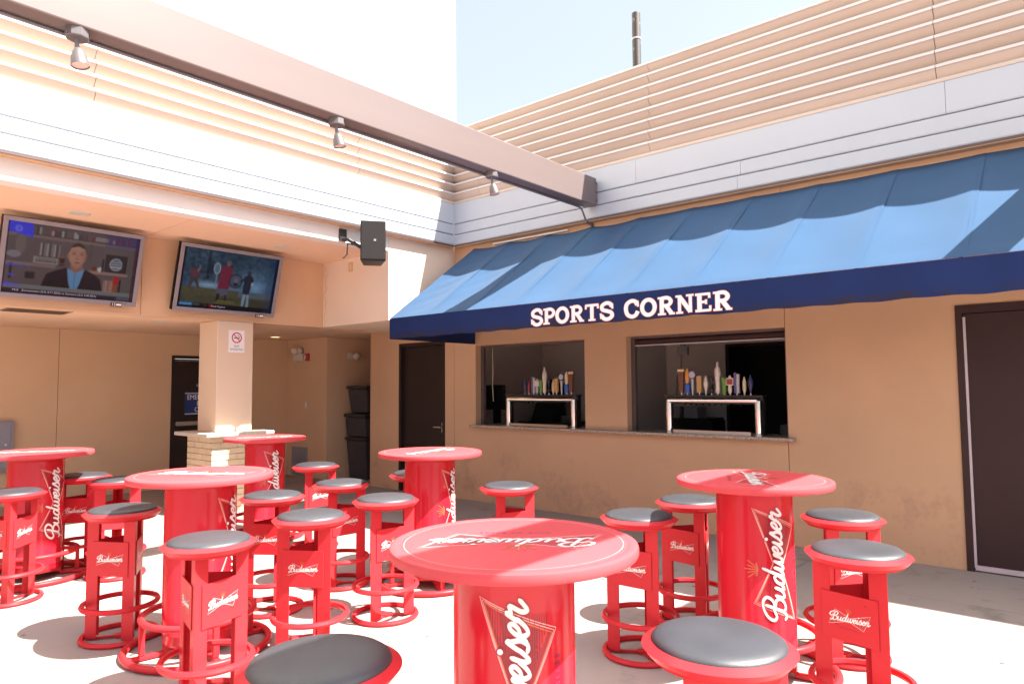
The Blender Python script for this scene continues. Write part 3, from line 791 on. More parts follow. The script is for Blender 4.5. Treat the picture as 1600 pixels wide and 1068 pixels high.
# ------------------------------------------------------------------ televisions
NX, NY = 232, 132
YY, XX = np.mgrid[0:NY, 0:NX]; UU = (XX+.5)/NX; VV = 1-(YY+.5)/NY      # v up
def srgb(r, g, b): return np.array([((c/255+.055)/1.055)**2.4 if c > 10 else c/255/12.92 for c in (r, g, b)])
rs = np.random.RandomState(3)
def smooth_noise(n1, n2):
    a = rs.rand(n2+1, n1+1); x = UU*n1; y_ = (1-VV)*n2
    xi, yi = x.astype(int), y_.astype(int); fx, fy = x-xi, y_-yi
    return a[yi,xi]*(1-fx)*(1-fy)+a[yi,xi+1]*fx*(1-fy)+a[yi+1,xi]*(1-fx)*fy+a[yi+1,xi+1]*fx*fy
def soften(a, n=2):
    for _ in range(n):
        p = np.pad(a, ((1,1),(1,1),(0,0)), 'edge')
        a = (p[:-2,1:-1]+p[2:,1:-1]+p[1:-1,:-2]+p[1:-1,2:]+2*p[1:-1,1:-1])/6
    return np.clip(a*(1+.10*(rs.rand(*a.shape[:2],1)-.5)), 0, 1)*.88
class Pic:
    def __init__(s, c): s.a = np.ones((NY, NX, 3))*srgb(*c)
    def mix(s, mask, c, k=1.0):
        k = (mask.astype(float)*k)[..., None]; s.a = s.a*(1-k)+srgb(*c)*k
    def rect(s, u0, u1, v0, v1, c, k=1.0): s.mix((UU >= u0) & (UU < u1) & (VV >= v0) & (VV < v1), c, k)
    def ell(s, u, v, ru, rv, c, k=1.0): s.mix(((UU-u)/ru)**2+((VV-v)/rv)**2 < 1, c, k)
    def poly(s, P, c, k=1.0):
        ins = np.zeros(UU.shape, bool); n = len(P)
        for i in range(n):
            (x0, y0), (x1, y1) = P[i], P[(i+1) % n]
            if y0 == y1: continue
            ins ^= ((y0 > VV) != (y1 > VV)) & (UU < (x1-x0)*(VV-y0)/(y1-y0)+x0)
        s.mix(ins, c, k)
def picture_talk():
    p = Pic((98, 84, 84)); p.mix(smooth_noise(5, 4), (70, 58, 62), .6)
    p.rect(0, 1, .80, .86, (120, 100, 96)); p.rect(0, 1, .845, .86, (70, 58, 58))           # upper shelf
    for i in range(40):
        u = .20+i*.018; h = .05+.06*rs.rand(); c = [(70,62,70),(110,70,70),(150,140,140),(60,60,75),(120,40,45),(95,85,80)][rs.randint(6)]
        if not .62 < u < .74: p.rect(u, u+.015, .86, .86+h, c)
    p.rect(.64, .74, .87, .93, (135, 120, 120))
    p.rect(0, .36, .40, .45, (125, 104, 100)); p.rect(.60, .93, .38, .425, (140, 112, 106)); p.rect(.60, .93, .37, .38, (60, 48, 50))
    for i in range(9): p.rect(.235+i*.017, .235+i*.017+.013, .555, .74, [(150,140,135),(70,66,70),(120,112,110)][i % 3])
    p.rect(.225, .39, .54, .56, (70, 48, 42)); p.rect(.20, .375, .455, .545, (150, 142, 140)); p.rect(.205, .37, .462, .538, (128, 118, 116))
    for i in range(11): p.rect(.215+i*.0138, .215+i*.0138+.008, .475, .50, (60, 50, 50)); 
    for i in range(7): p.rect(.235+i*.018, .235+i*.018+.009, .512, .53, (80, 66, 66))
    p.ell(.405, .53, .018, .05, (45, 30, 28)); p.ell(.405, .58, .014, .025, (120, 80, 70)); p.rect(.385, .425, .45, .47, (50, 34, 30))
    p.ell(.10, .70, .045, .17, (92, 82, 80)); p.ell(.10, .70, .036, .15, (110, 96, 94)); p.ell(.06, .55, .05, .05, (130, 118, 128)); p.rect(.04, .055, .2, .42, (40, 30, 34)); p.rect(.15, .22, .22, .32, (42, 34, 36))
    p.rect(.605, .62, .55, .82, (84, 72, 72))
    p.rect(.735, .915, .43, .70, (26, 20, 24)); p.rect(.745, .905, .44, .69, (50, 40, 44)); p.ell(.825, .555, .052, .095, (150, 150, 158)); p.ell(.825, .555, .044, .08, (96, 96, 108))
    for i in range(3): p.rect(.785, .865, .51+i*.04, .52+i*.04, (210, 210, 214), .6)
    p.ell(.655, .46, .016, .032, (110, 38, 30)); p.ell(.70, .455, .02, .036, (190, 178, 168)); p.rect(.71, .728, .425, .62, (34, 30, 50))
    for i in range(6): p.rect(.74+i*.018, .74+i*.018+.015, .12, .30, [(150,110,100),(170,130,112),(140,96,90)][i % 3])
    p.rect(.815, .845, .12, .31, (150, 70, 40)); p.rect(.82, .865, .25, .37, (170, 30, 36)); p.rect(.865, .885, .13, .33, (30, 26, 30))
    # man: dark blazer, light blue open shirt
    p.poly([(.27, .13), (.30, .31), (.36, .37), (.44, .43), (.59, .43), (.66, .37), (.71, .31), (.74, .13)], (20, 19, 26))
    p.poly([(.448, .43), (.478, .13), (.545, .13), (.582, .44), (.515, .38)], (92, 138, 178)); p.poly([(.506, .38), (.512, .13), (.520, .13), (.517, .38)], (72, 112, 155))
    p.poly([(.44, .44), (.452, .30), (.487, .13), (.43, .13)], (14, 14, 20)); p.poly([(.588, .44), (.578, .30), (.538, .13), (.60, .13)], (14, 14, 20))
    p.poly([(.462, .46), (.475, .40), (.516, .365), (.56, .41), (.572, .47)], (140, 98, 84))
    p.rect(.470, .562, .40, .52, (138, 96, 82))
    head = ((UU-.515)/np.where(VV > .60, .070, .070-.30*np.maximum(0, .60-VV)**1.25))**2+((VV-.615)/.195)**2
    p.mix(head < 1, (172, 124, 106)); sh = np.clip((UU-.535)/.06, 0, 1)
    p.mix((head < 1)*sh, (128, 86, 72), .7); p.mix((head < 1)*np.clip((.53-VV)/.1, 0, 1), (132, 96, 86), .6)
    p.mix((head < 1.04) & (VV > .745+.012*np.cos(60*(UU-.515))), (58, 46, 42)); p.mix((head < 1.05) & (head > .86) & (VV > .66), (70, 54, 48), .8)
    p.ell(.444, .605, .009, .036, (146, 100, 86)); p.ell(.586, .605, .009, .036, (118, 78, 66))
    for u in (.487, .545):
        p.ell(u, .642, .016, .016, (128, 88, 76), .7); p.ell(u, .640, .007, .007, (66, 48, 46), .9); p.rect(u-.018, u+.018, .664, .672, (92, 66, 56), .8)
    p.poly([(.510, .64), (.503, .572), (.529, .572), (.522, .64)], (150, 104, 88), .6); p.ell(.516, .569, .014, .008, (126, 84, 72), .7)
    p.ell(.516, .520, .022, .011, (112, 64, 60), .85); p.ell(.516, .518, .013, .005, (72, 42, 42), .8)
    p.rect(0, 1, .075, .13, (112, 108, 122)); p.rect(0, 1, .125, .131, (130, 128, 80)); p.rect(0, 1, 0, .075, (40, 32, 44)); p.rect(.86, .985, .018, .06, (84, 84, 100)); p.rect(0, 1, .07, .077, (110, 110, 80))
    p.poly([(0, 1), (.17, 1), (.18, .80), (0, .86)], (50, 60, 235), .85); p.ell(.075, .905, .024, .045, (150, 150, 240), .6); p.ell(.075, .905, .017, .033, (70, 75, 235), .8)
    for P in ([(0, .16), (.12, .12), (.14, .10), (0, .10)], [(0, .41), (.20, .40), (.05, .38), (0, .385)], [(.03, .28), (.10, .25), (.04, .24)]): p.poly(P, (84, 72, 225), .6)
    p.mix((UU > .97), (60, 20, 40), .8); p.mix(UU < .01, (20, 14, 20)); p.mix((UU > .72) & (VV > .8), (50, 44, 120), .35)
    return soften(p.a, 2)
def picture_field():
    p = Pic((40, 62, 92)); n1 = smooth_noise(40, 26); n2 = smooth_noise(9, 7)
    p.mix((VV > .45), (24, 42, 66)); p.mix((VV > .45)*n1, (92, 120, 140), .5); p.mix((VV > .6)*n2, (18, 34, 40), .55)
    p.mix(np.exp(-((UU-.78)/.2)**2-((VV-.48)/.20)**2)*(.4+.9*n2), (120, 158, 196), .75)
    p.mix(np.exp(-((UU-.28)/.14)**2-((VV-.40)/.05)**2), (150, 180, 205), .8); p.mix(np.exp(-((UU-.5)/.3)**2-((VV-.36)/.04)**2), (100, 130, 160), .6)
    p.mix((VV < .35), (70, 68, 58)); p.mix((VV < .35)*smooth_noise(60, 50), (96, 88, 52), .7); p.mix((VV < .22)*n2, (40, 40, 40), .6); p.mix((VV < .35) & (VV > .24) & (UU > .6), (84, 110, 140), .45)
    p.rect(.24, .27, .5, 1, (26, 36, 44), .8); p.rect(.12, .13, .6, 1, (60, 80, 92), .6); p.rect(.25, .40, .60, .74, (22, 34, 44), .7)
    # three costumed fighters
    p.ell(.13, .66, .025, .035, (64, 50, 56)); p.poly([(.085, .64), (.08, .56), (.15, .50), (.185, .57), (.16, .65)], (96, 56, 66)); p.poly([(.10, .53), (.08, .33), (.10, .33), (.13, .46), (.175, .33), (.195, .33), (.165, .50)], (70, 56, 60)); p.poly([(.15, .62), (.175, .72), (.18, .72), (.165, .6)], (120, 110, 110))
    p.ell(.345, .70, .035, .10, (150, 170, 185)); p.ell(.345, .70, .027, .085, (90, 110, 130))
    p.ell(.455, .80, .022, .038, (140, 84, 78)); p.ell(.455, .825, .026, .032, (96, 88, 96)); p.poly([(.385, .72), (.375, .40), (.365, .30), (.485, .28), (.495, .42), (.515, .70), (.47, .76), (.42, .76)], (116, 38, 62)); p.poly([(.365, .36), (.36, .26), (.485, .24), (.49, .36)], (84, 84, 104)); p.rect(.375, .405, .14, .27, (34, 26, 34)); p.rect(.455, .48, .13, .26, (34, 26, 34)); p.rect(.345, .352, .35, .62, (130, 140, 150))
    p.ell(.555, .52, .072, .125, (30, 34, 46)); p.ell(.555, .52, .060, .105, (74, 84, 106)); p.ell(.555, .53, .022, .04, (110, 96, 110)); p.ell(.555, .46, .03, .03, (38, 40, 52))
    p.ell(.69, .68, .023, .045, (66, 50, 56)); p.poly([(.64, .61), (.645, .30), (.715, .30), (.73, .50), (.75, .56), (.735, .62), (.69, .66)], (34, 40, 56)); p.poly([(.60, .53), (.64, .60), (.65, .55), (.61, .49)], (40, 40, 52))
    p.poly([(.65, .30), (.645, .09), (.672, .09), (.685, .30)], (120, 140, 165)); p.poly([(.695, .30), (.70, .06), (.725, .06), (.72, .30)], (120, 140, 165)); p.rect(.725, .75, .46, .52, (150, 156, 166))
    p.rect(0, 1, 0, .085, (14, 14, 18)); p.rect(.005, .15, .03, .085, (24, 96, 160))
    for i in range(9): p.rect(.015+i*.014, .024+i*.014, .048, .066, (120, 170, 210))
    p.rect(.16, .22, .045, .07, (80, 84, 92)); p.ell(.335, .05, .022, .026, (150, 24, 34)); p.rect(.262, .285, .046, .066, (130, 24, 30))
    for i in range(12): p.rect(.36+i*.019, .372+i*.019, .105, .125, (140, 130, 40), .8)
    for i in range(9): p.rect(.39+i*.02, .404+i*.02, .14, .16, (140, 130, 40), .7)
    for i in range(8): p.rect(.875+i*.013, .884+i*.013, .012, .026, (80, 80, 88))
    p.mix(UU > .965, (10, 14, 26)); p.mix(UU < .02, (10, 14, 26)); p.mix((UU > .9), (20, 40, 90), .25); return soften(p.a, 2)
def television(x0, x1, pic, label, num, ticker):
    yb, yt, zb, zt = 8.005, 7.785, 2.398, 3.150
    up = Vector((0, yt-yb, zt-zb)); hgt = up.length; up.normalize()
    rt = Vector((1, 0, 0)); out = rt.cross(up)                      # towards the patio (-Y, down)
    O = Vector(((x0+x1)/2, yb, zb)); W = x1-x0
    P = lambda u, v, h: tuple(O+rt*u+up*v+out*h)
    root = empty('television', ((x0+x1)/2, 8.1, zb), label, 'television', 'televisions under the porch soffit')
    def pbox(u0, u1, v0, v1, h0, h1, m=0, mb=None):
        mb = mb or MB(); return mb.hexa([P(u0,v0,h0),P(u1,v0,h0),P(u1,v1,h0),P(u0,v1,h0),P(u0,v0,h1),P(u1,v0,h1),P(u1,v1,h1),P(u0,v1,h1)], m)
    fw = .042
    b = MB(); pbox(-W/2, W/2, 0, hgt, -.075, -.004, mb=b); build('back_shell', b, M['black'], root, fixn=True)
    b = MB()
    for (u0, u1, v0, v1) in ((-W/2, W/2, 0, fw*1.1), (-W/2, W/2, hgt-fw, hgt), (-W/2, -W/2+fw, fw*1.1, hgt-fw), (W/2-fw, W/2, fw*1.1, hgt-fw)): pbox(u0, u1, v0, v1, -.05, .012, mb=b)
    build('bezel', b, M['tv_frame'], root, bevel=.004, fixn=True)
    su0, su1, sv0, sv1 = -W/2+fw+.0005, W/2-fw-.0005, fw*1.1+.0005, hgt-fw-.0005
    vs = [P(su0+(su1-su0)*i/NX, sv0+(sv1-sv0)*(1-j/NY), .0) for j in range(NY+1) for i in range(NX+1)]
    fs = [(j*(NX+1)+i, (j+1)*(NX+1)+i, (j+1)*(NX+1)+i+1, j*(NX+1)+i+1) for j in range(NY) for i in range(NX)]
    b = MB(); b.add(vs, fs); so = build('screen', b, M['screen'], root)
    ca = so.data.color_attributes.new("picture", 'FLOAT_COLOR', 'CORNER')
    c4 = np.ones((NY*NX, 4, 4)); c4[..., :3] = pic.reshape(-1, 1, 3)
    ca.data.foreach_set("color", c4.ravel())
    b = MB(); put_text(b, ticker[0], ticker[1], lambda u, v, h: P(su0+u, sv0+v, h), .001, 0, ticker[2], ticker[3], 'LEFT'); build('ticker_text', b, M['ticker'], so)
    b = MB(); pbox(W/2-.255, W/2-.145, -.012, .030, .0125, .016, 0, b); pbox(W/2-.199, W/2-.150, .0, .020, .0163, .0166, 1, b)
    put_text(b, num, .045, P, .0165, 1, W/2-.226, .009); build('channel_label', b, [M['black'], M['sign_white']], root)
    b = MB(); pbox(W/2-.125, W/2-.10, .022, .030, .0125, .014, 0, b); build('maker_badge', b, M['sign_ink'], root)
    b = MB(); pbox(-.2, .2, .18, .55, -.12, -.076, mb=b); b.box((x0+x1)/2-.15, (x0+x1)/2+.15, 8.08, 8.131, 2.62, 2.95); b.tube([P(0, .30, -.10), ((x0+x1)/2, 8.10, 2.75)], .03, 8)
    build('wall_bracket', b, M['black'], root, fixn=True)
M['ticker'] = emissive("ticker glyph light", (0.35, 0.33, 0.42), 0.15)
television(1.745, 3.010, picture_talk(), 'silver framed television showing a man in a dark blazer by bookshelves', "15", ("MLB   Zimmermann (0-0, 0.71 ERA) vs Carrasco (2-0, 5.40 ERA)", .028, .09, .030))
television(3.400, 4.665, picture_field(), 'silver framed television showing costumed fighters with shields on a field', "16", ("Frank Ragnow", .03, .40, .032))

# ------------------------------------------------------------------ wall and ceiling fittings
def recessed(x, y, z, label, lit=False):
    r = empty('recessed_light', (x, y, z), label, 'ceiling light', 'recessed lights in the porch soffits')
    b = MB(); b.ring(.075, [(0, -.006), (.022, -.003), (.024, -.0005), (0, -.0005)], (x, y, z), 32); build('trim_ring', b, M['offwhite'], r, smooth=50, fixn=True)
    b = MB(); b.lathe([(.073, z-.0035), (.073, z-.0008)], (x, y, 0), 32); build('lens', b, M['lamp_lit'] if lit else M['offwhite'], r)
recessed(2.28, 7.48, ZH, 'unlit recessed light in the upper soffit above the bookshelf television')
recessed(4.46, 7.47, ZH, 'unlit recessed light in the upper soffit beside the fighters television')
recessed(5.98, 10.19, ZL, 'lit warm recessed light in the lower soffit near the emergency lamp', True)
recessed(6.00, 8.87, ZL, 'unlit recessed light in the lower soffit before the storage nook')
recessed(3.60, 8.81, ZL, 'unlit recessed light in the lower soffit just in front of the exit door')
recessed(3.615, 10.1, ZL, 'unlit recessed light deep in the lower soffit by the wall seam')
r = empty('ceiling_vent', (2.23, 8.42, ZL), 'brown slatted air vent in the lower soffit under the bookshelf television', 'vent')
b = MB(); b.box(1.93, 2.52, 8.345, 8.71, ZL-.006, ZL-.0008); build('vent_frame', b, M['vent'], r)
for i in range(7):
    b = MB(); y_ = 8.375+i*.047; b.hexa([(1.96, y_, ZL-.012), (2.49, y_, ZL-.012), (2.49, y_+.034, ZL-.008), (1.96, y_+.034, ZL-.008), (1.96, y_, ZL-.010), (2.49, y_, ZL-.010), (2.49, y_+.034, ZL-.0065), (1.96, y_+.034, ZL-.0065)])
    build('slat', b, M['vent'], r, fixn=True)
r = empty('no_smoking_sign', (4.245, 8.13, 2.08), 'white no smoking sign on the stucco column', 'sign')
s3 = lambda u, v, h: (4.245+u, 8.1265-h, 2.08+v)
b = MB(); b.box(4.143, 4.347, 8.1265, 8.1295, 1.943, 2.217); build('plate', b, M['sign_white'], r)
b = MB(); ribbon(b, [np.array((.060*math.cos(2*PI*k/32), .045+.060*math.sin(2*PI*k/32))) for k in range(32)], .007, s3, .0012, 0, closed=True)
ribbon(b, [np.array((-.040, .085)), np.array((0, .045)), np.array((.040, .005))], .006, s3, .0014, 0, caps=False); build('prohibition_symbol', b, M['sign_red'], r)
b = MB(); b.add([s3(*p, .0007) for p in ((-.036, .034), (.030, .034), (.030, .046), (-.036, .046))], [(0, 1, 2, 3)])
b.add([s3(*p, .0007) for p in ((.033, .034), (.041, .034), (.041, .046), (.033, .046))], [(0, 1, 2, 3)])
ribbon(b, [np.array(p) for p in catmull([(.036, .05), (.028, .065), (.018, .07), (.012, .08)], 4)], .0035, s3, .0007, 0)
build('cigarette_symbol', b, M['sign_ink'], r)
b = MB(); put_text(b, "NO", .040, s3, .0008, 0, 0, -.062, spacing=1.1); put_text(b, "SMOKING", .040, s3, .0008, 0, 0, -.102, spacing=1.05, sx=.92); build('lettering', b, M['sign_ink'], r)
# emergency twin lamp, strobe, switch, grille on the storage wall (x = 6.59)
r = empty('emergency_light', (6.59, 10.4, 2.02), 'beige twin-head emergency lamp high on the storage wall', 'emergency light')
b = MB(); b.box(6.53, 6.589, 10.27, 10.55, 1.955, 2.075); build('battery_case', b, M['offwhite'], r, bevel=.008)
for y_, ang in ((10.50, .6), (10.33, -.15)):
    b = MB(); b.lathe([(.02, .03), (.052, .0), (.056, -.045), (.050, -.055)], n=20)
    q = Matrix.Rotation(ang, 3, 'Z') @ Matrix.Rotation(math.radians(75), 3, 'Y')
    b.v = [tuple(q @ Vector(p)+Vector((6.54, y_, 2.135))) for p in b.v]; h = build('lamp_head', b, M['offwhite'], r, smooth=50, fixn=True)
    b = MB(); b.lathe([(.043, -.059), (.043, -.0555)], n=20); b.v = [tuple(q @ Vector(p)+Vector((6.54, y_, 2.135))) for p in b.v]; build('lens', b, M['glass_lens'], h)
r = empty('fire_strobe', (6.59, 10.18, 2.01), 'small red fire alarm strobe beside the emergency lamp', 'alarm')
b = MB(); b.box(6.545, 6.589, 10.13, 10.215, 1.95, 2.08); build('housing', b, M['red_plastic'], r, bevel=.012)
b = MB(); b.box(6.53, 6.5445, 10.185, 10.21, 1.985, 2.045); build('strobe_lens', b, M['white'], r, bevel=.004)
r = empty('switch_plate', (6.59, 10.22, 1.21), 'white switch plate on the storage wall below the strobe', 'switch')
b = MB(); b.box(6.583, 6.589, 10.185, 10.255, 1.15, 1.265); build('plate', b, M['offwhite'], r, bevel=.003)
b = MB(); b.box(6.578, 6.5828, 10.205, 10.235, 1.18, 1.235); build('rocker', b, M['white'], r)
r = empty('wall_grille', (6.59, 10.39, .24), 'grey steel grille low on the storage wall', 'grille')
b = MB(); b.box(6.572, 6.589, 10.16, 10.62, .02, .50); build('grille_frame', b, M['cabinet'], r)
for i in range(9):
    b = MB(); z_ = .05+i*.048; b.box(6.566, 6.5718, 10.19, 10.59, z_, z_+.03); build('slat', b, M['cabinet'], r)
r = empty('wall_light', (7.1, 9.65, 2.03), 'small white angled lamp on the storage nook wall', 'wall light')
b = MB(); b.box(7.0, 7.09, 9.625, 9.649, 1.985, 2.085); build('mounting_plate', b, M['offwhite'], r, bevel=.004)
b = MB(); b.lathe([(.03, .05), (.055, .02), (.058, -.05), (.05, -.055)], n=20); q = Matrix.Rotation(math.radians(40), 3, 'X') @ Matrix.Rotation(math.radians(25), 3, 'Y')
b.v = [tuple(q @ Vector(p)+Vector((7.14, 9.57, 2.03))) for p in b.v]; build('lamp_head', b, M['offwhite'], r, smooth=50, fixn=True)
r = empty('electrical_cabinet', (2.3, 10.8, .78), 'grey steel electrical cabinet on the porch back wall', 'cabinet')
b = MB(); b.box(1.95, 2.60, 10.70, 10.798, .46, 1.10); build('cabinet_case', b, M['cabinet'], r, bevel=.004)
b = MB(); b.box(1.99, 2.56, 10.685, 10.6995, .50, 1.075); build('cabinet_door', b, M['cabinet'], r, bevel=.003)
b = MB(); b.lathe([(.014, -.012), (.014, 0)], (2.51, 10.685, .80), 12, axis='y'); build('latch', b, M['steel'], r)
r = empty('outlet_box', (XS, 7.50, 3.09), 'blank stucco coloured outlet plate above the nook beside the loudspeaker', 'outlet')
b = MB(); b.box(XS-.007, XS-.001, 7.455, 7.545, 3.03, 3.155); build('plate', b, M['stucco_porch'], r, bevel=.002)
b = MB(); b.box(XS-.009, XS-.0072, 7.485, 7.515, 3.06, 3.125); build('socket_cover', b, M['soffit'], r)
# loudspeaker
r = empty('loudspeaker', (4.93, 6.3, 3.15), 'black wall loudspeaker on a swivel bracket at the soffit edge', 'loudspeaker')
q = Matrix.Rotation(math.radians(-36), 3, 'Z'); q2 = Matrix.Rotation(math.radians(-6), 3, 'X')
sc = Vector((4.935, 6.33, 3.16))
S = lambda p: tuple(sc+q @ (q2 @ Vector(p)))
def spk(pts): return [S(p) for p in pts]
w, hh, d = .145, .236, .18
b = MB(); b.hexa(spk([(-w, -.10, -hh), (w, -.10, -hh), (w*.72, d*.9, -hh*.95), (-w*.72, d*.9, -hh*.95), (-w, -.10, hh), (w, -.10, hh), (w*.72, d*.9, hh*.95), (-w*.72, d*.9, hh*.95)])); build('enclosure', b, M['black'], r, bevel=.012, fixn=True)
b = MB(); b.hexa(spk([(-w*.97, -.128, -hh*.98), (w*.97, -.128, -hh*.98), (w*.97, -.101, -hh*.98), (-w*.97, -.101, -hh*.98), (-w*.97, -.128, hh*.98), (w*.97, -.128, hh*.98), (w*.97, -.101, hh*.98), (-w*.97, -.101, hh*.98)])); gr = build('front_grille', b, M['grille'], r, bevel=.01, fixn=True)
b = MB(); b.hexa(spk([(.006, -.131, -.012), (.032, -.131, -.012), (.032, -.1285, -.012), (.006, -.1285, -.012), (.006, -.131, .012), (.032, -.131, .012), (.032, -.1285, .012), (.006, -.1285, .012)])); build('emblem', b, M['steel'], gr, fixn=True)
b = MB(); b.tube([S((-.06, d*.9, 0)), S((-.10, d+.05, 0)), (4.79, 6.60, 3.22), (4.79, 6.715, 3.24)], .022, 8); b.box(4.74, 4.84, 6.70, 6.7195, 3.22, 3.36); b.tube([S((-.09, d+.02, .03)), (4.72, 6.52, 3.15), (4.70, 6.50, 3.02), (4.66, 6.52, 2.97)], .009, 6); b.tube([S((-.05, d, .10)), S((-.05, d, -.10))], .02, 8)
build('swivel_bracket', b, M['black'], r, smooth=50)

# ------------------------------------------------------------------ tap towers in the windows
def handle(mb, kind, y, z, x=6.80):
    """returns list of material keys; small shaped pull"""
    L = lambda prof, m, yy=y: mb.lathe([(a, z+c) for a, c in prof], (x, yy, 0), 14, m)
    mb.lathe([(.008, z), (.008, z+.03)], (x, y, 0), 8, 1)
    if kind == 'paddle':  mb.hexa([(x-.012, y-.022, z+.03), (x+.012, y-.022, z+.03), (x+.012, y+.022, z+.03), (x-.012, y+.022, z+.03), (x-.014, y-.034, z+.285), (x+.014, y-.034, z+.285), (x+.014, y+.034, z+.285), (x-.014, y+.034, z+.285)]); mb.hexa([(x-.016, y-.036, z+.25), (x+.0, y-.036, z+.25), (x+.0, y+.036, z+.25), (x-.016, y+.036, z+.25), (x-.016, y-.036, z+.275), (x+.0, y-.036, z+.275), (x+.0, y+.036, z+.275), (x-.016, y+.036, z+.275)], 2)
    if kind == 'wave':    L([(.030, .02), (.034, .06), (.030, .12), (.012, .13)], 2); L([(.014, .12), (.026, .17), (.024, .24), (.008, .28)], 0)
    if kind == 'disc':    L([(.010, .03), (.016, .17)], 2); mb.lathe([(.044, x-.012), (.044, x+.012)], (0, y, z+.215), 20, 0, axis='x'); mb.lathe([(.034, x-.0135), (.034, x-.0122)], (0, y, z+.215), 20, 2, axis='x')
    if kind == 'block':   mb.box(x-.014, x+.014, y-.024, y+.024, z+.03, z+.20)
    if kind == 'spindle': L([(.008, .02), (.012, .05), (.027, .11), (.024, .15), (.008, .185), (.010, .20)], 0)
    if kind == 'knob':    L([(.010, .02), (.026, .045), (.024, .07), (.010, .085), (.012, .14), (.022, .16), (.020, .185), (.004, .195)], 0)
    if kind == 'tall':    L([(.020, .02), (.026, .05), (.021, .09), (.026, .16), (.033, .23), (.028, .27), (.013, .295), (.012, .335), (.004, .345)], 0)
    if kind == 'stump':   L([(.026, .015), (.024, .09), (.028, .15), (.034, .175), (.020, .19)], 0)
    if kind == 'shield':  L([(.018, .02), (.022, .06), (.018, .10)], 0); mb.box(x-.012, x+.012, y-.04, y+.04, z+.10, z+.175, 0); mb.box(x-.0135, x-.0122, y-.032, y+.032, z+.11, z+.165, 2); L([(.018, .175), (.010, .20)], 0)
    if kind == 'twin':    mb.box(x-.012, x+.012, y+.002, y+.026, z+.02, z+.23, 0); mb.box(x-.014, x+.010, y-.026, y-.002, z+.02, z+.215, 2)
    if kind == 'slim':    L([(.010, .02), (.019, .06), (.018, .14), (.008, .165), (.008, .185)], 0)
def tap_tower(y0, y1, label, handles):
    yc = (y0+y1)/2
    root = empty('tap_tower', (6.78, yc, 1.0), label, 'tap tower', 'chrome beer tap towers on the counter')
    r_ = .036
    for y_ in (y0, y1):
        b = MB(); b.lathe([(.045, 1.001), (.045, 1.010), (r_, 1.014), (r_, 1.03)], (6.76, y_, 0), 24); b.lathe([(r_, 1.031), (r_, 1.337)], (6.76, y_, 0), 24)
        build('post', b, M['chrome'], root, smooth=40)
    b = MB(); b.lathe([(r_, y0+.0), (r_, y1-.0)], (6.76, 0, 1.337), 24, axis='y'); build('crossbar', b, M['chrome'], root, smooth=40)
    b = MB(); b.box(6.74, 6.86, y0-.05, y1+.05, 1.374, 1.392); build('drip_shelf', b, M['black'], root)
    b = MB(); b.box(6.80, 6.86, y1+.002, y1+.035, 1.002, 1.373); build('side_post', b, M['black'], root)
    b = MB(); b.box(6.80, 6.86, y0-.035, y0-.002, 1.002, 1.373); build('side_post', b, M['black'], root)
    b = MB(); b.box(6.70, 6.90, y0+.06, y1-.07, 1.001, 1.012); b.box(6.70, 6.715, y0+.06, y1-.07, 1.0125, 1.03); build('drip_tray', b, M['steel'], root)
    for frac, kind, mats, lab in handles:
        y_ = y1+(y0-y1)*frac
        b = MB(); handle(b, kind, y_, 1.392)
        build('tap_handle', b, [M[mats[0]], M['steel'], M[mats[1]]], root, smooth=45, label=lab, fixn=True)
        b = MB(); b.tube([(6.78, y_, 1.34), (6.85, y_, 1.338), (6.875, y_, 1.32), (6.88, y_, 1.28)], [.011, .011, .010, .008], 8)
        build('spout', b, M['black'], root, smooth=50)
tap_tower(2.585, 3.555, 'chrome beer tap tower in the wider serving window with the roller shutter', [
    (.135, 'paddle', ('tap_brown', 'tap_cream'), 'brown paddle tap handle'), (.205, 'wave', ('tap_orange', 'tap_blue'), 'orange and blue tap handle'), (.265, 'disc', ('tap_purple', 'tap_silver'), 'round badge tap handle'),
    (.345, 'block', ('tap_tan', 'tap_tan'), 'tan block tap handle'), (.42, 'spindle', ('tap_white', 'tap_white'), 'white spindle tap handle'), (.485, 'knob', ('black', 'black'), 'black knobbed tap handle'),
    (.555, 'tall', ('tap_white', 'tap_white'), 'tall white turned tap handle'), (.625, 'stump', ('tap_green', 'tap_green'), 'green tap handle'), (.69, 'shield', ('tap_white', 'tap_red'), 'white shield tap handle'),
    (.765, 'twin', ('tap_purple', 'tap_silver'), 'purple and silver tap handle'), (.845, 'slim', ('tap_cream', 'tap_cream'), 'slim cream tap handle'), (.91, 'spindle', ('tap_navy', 'tap_silver'), 'small navy tap handle')])
tap_tower(4.815, 5.845, 'chrome beer tap tower in the serving window nearer the porch', [
    (.235, 'spindle', ('tap_navy', 'tap_silver'), 'small navy tap handle'), (.30, 'slim', ('tap_red', 'tap_red'), 'slim red tap handle'), (.37, 'twin', ('tap_purple', 'tap_silver'), 'purple and white tap handle'),
    (.43, 'shield', ('tap_silver', 'tap_white'), 'silver shield tap handle'), (.49, 'stump', ('tap_green', 'tap_green'), 'green tap handle'), (.545, 'tall', ('tap_white', 'tap_white'), 'tall white turned tap handle'),
    (.61, 'knob', ('black', 'black'), 'black knobbed tap handle'), (.675, 'slim', ('tap_cream', 'tap_yellow'), 'slim cream tap handle'), (.725, 'block', ('tap_tan', 'tap_tan'), 'tan block tap handle'),
    (.80, 'disc', ('tap_navy', 'tap_silver'), 'dark badge tap handle'), (.875, 'wave', ('tap_cream', 'tap_blue'), 'cream and blue tap handle'), (.94, 'paddle', ('tap_brown', 'tap_cream'), 'brown paddle tap handle')])
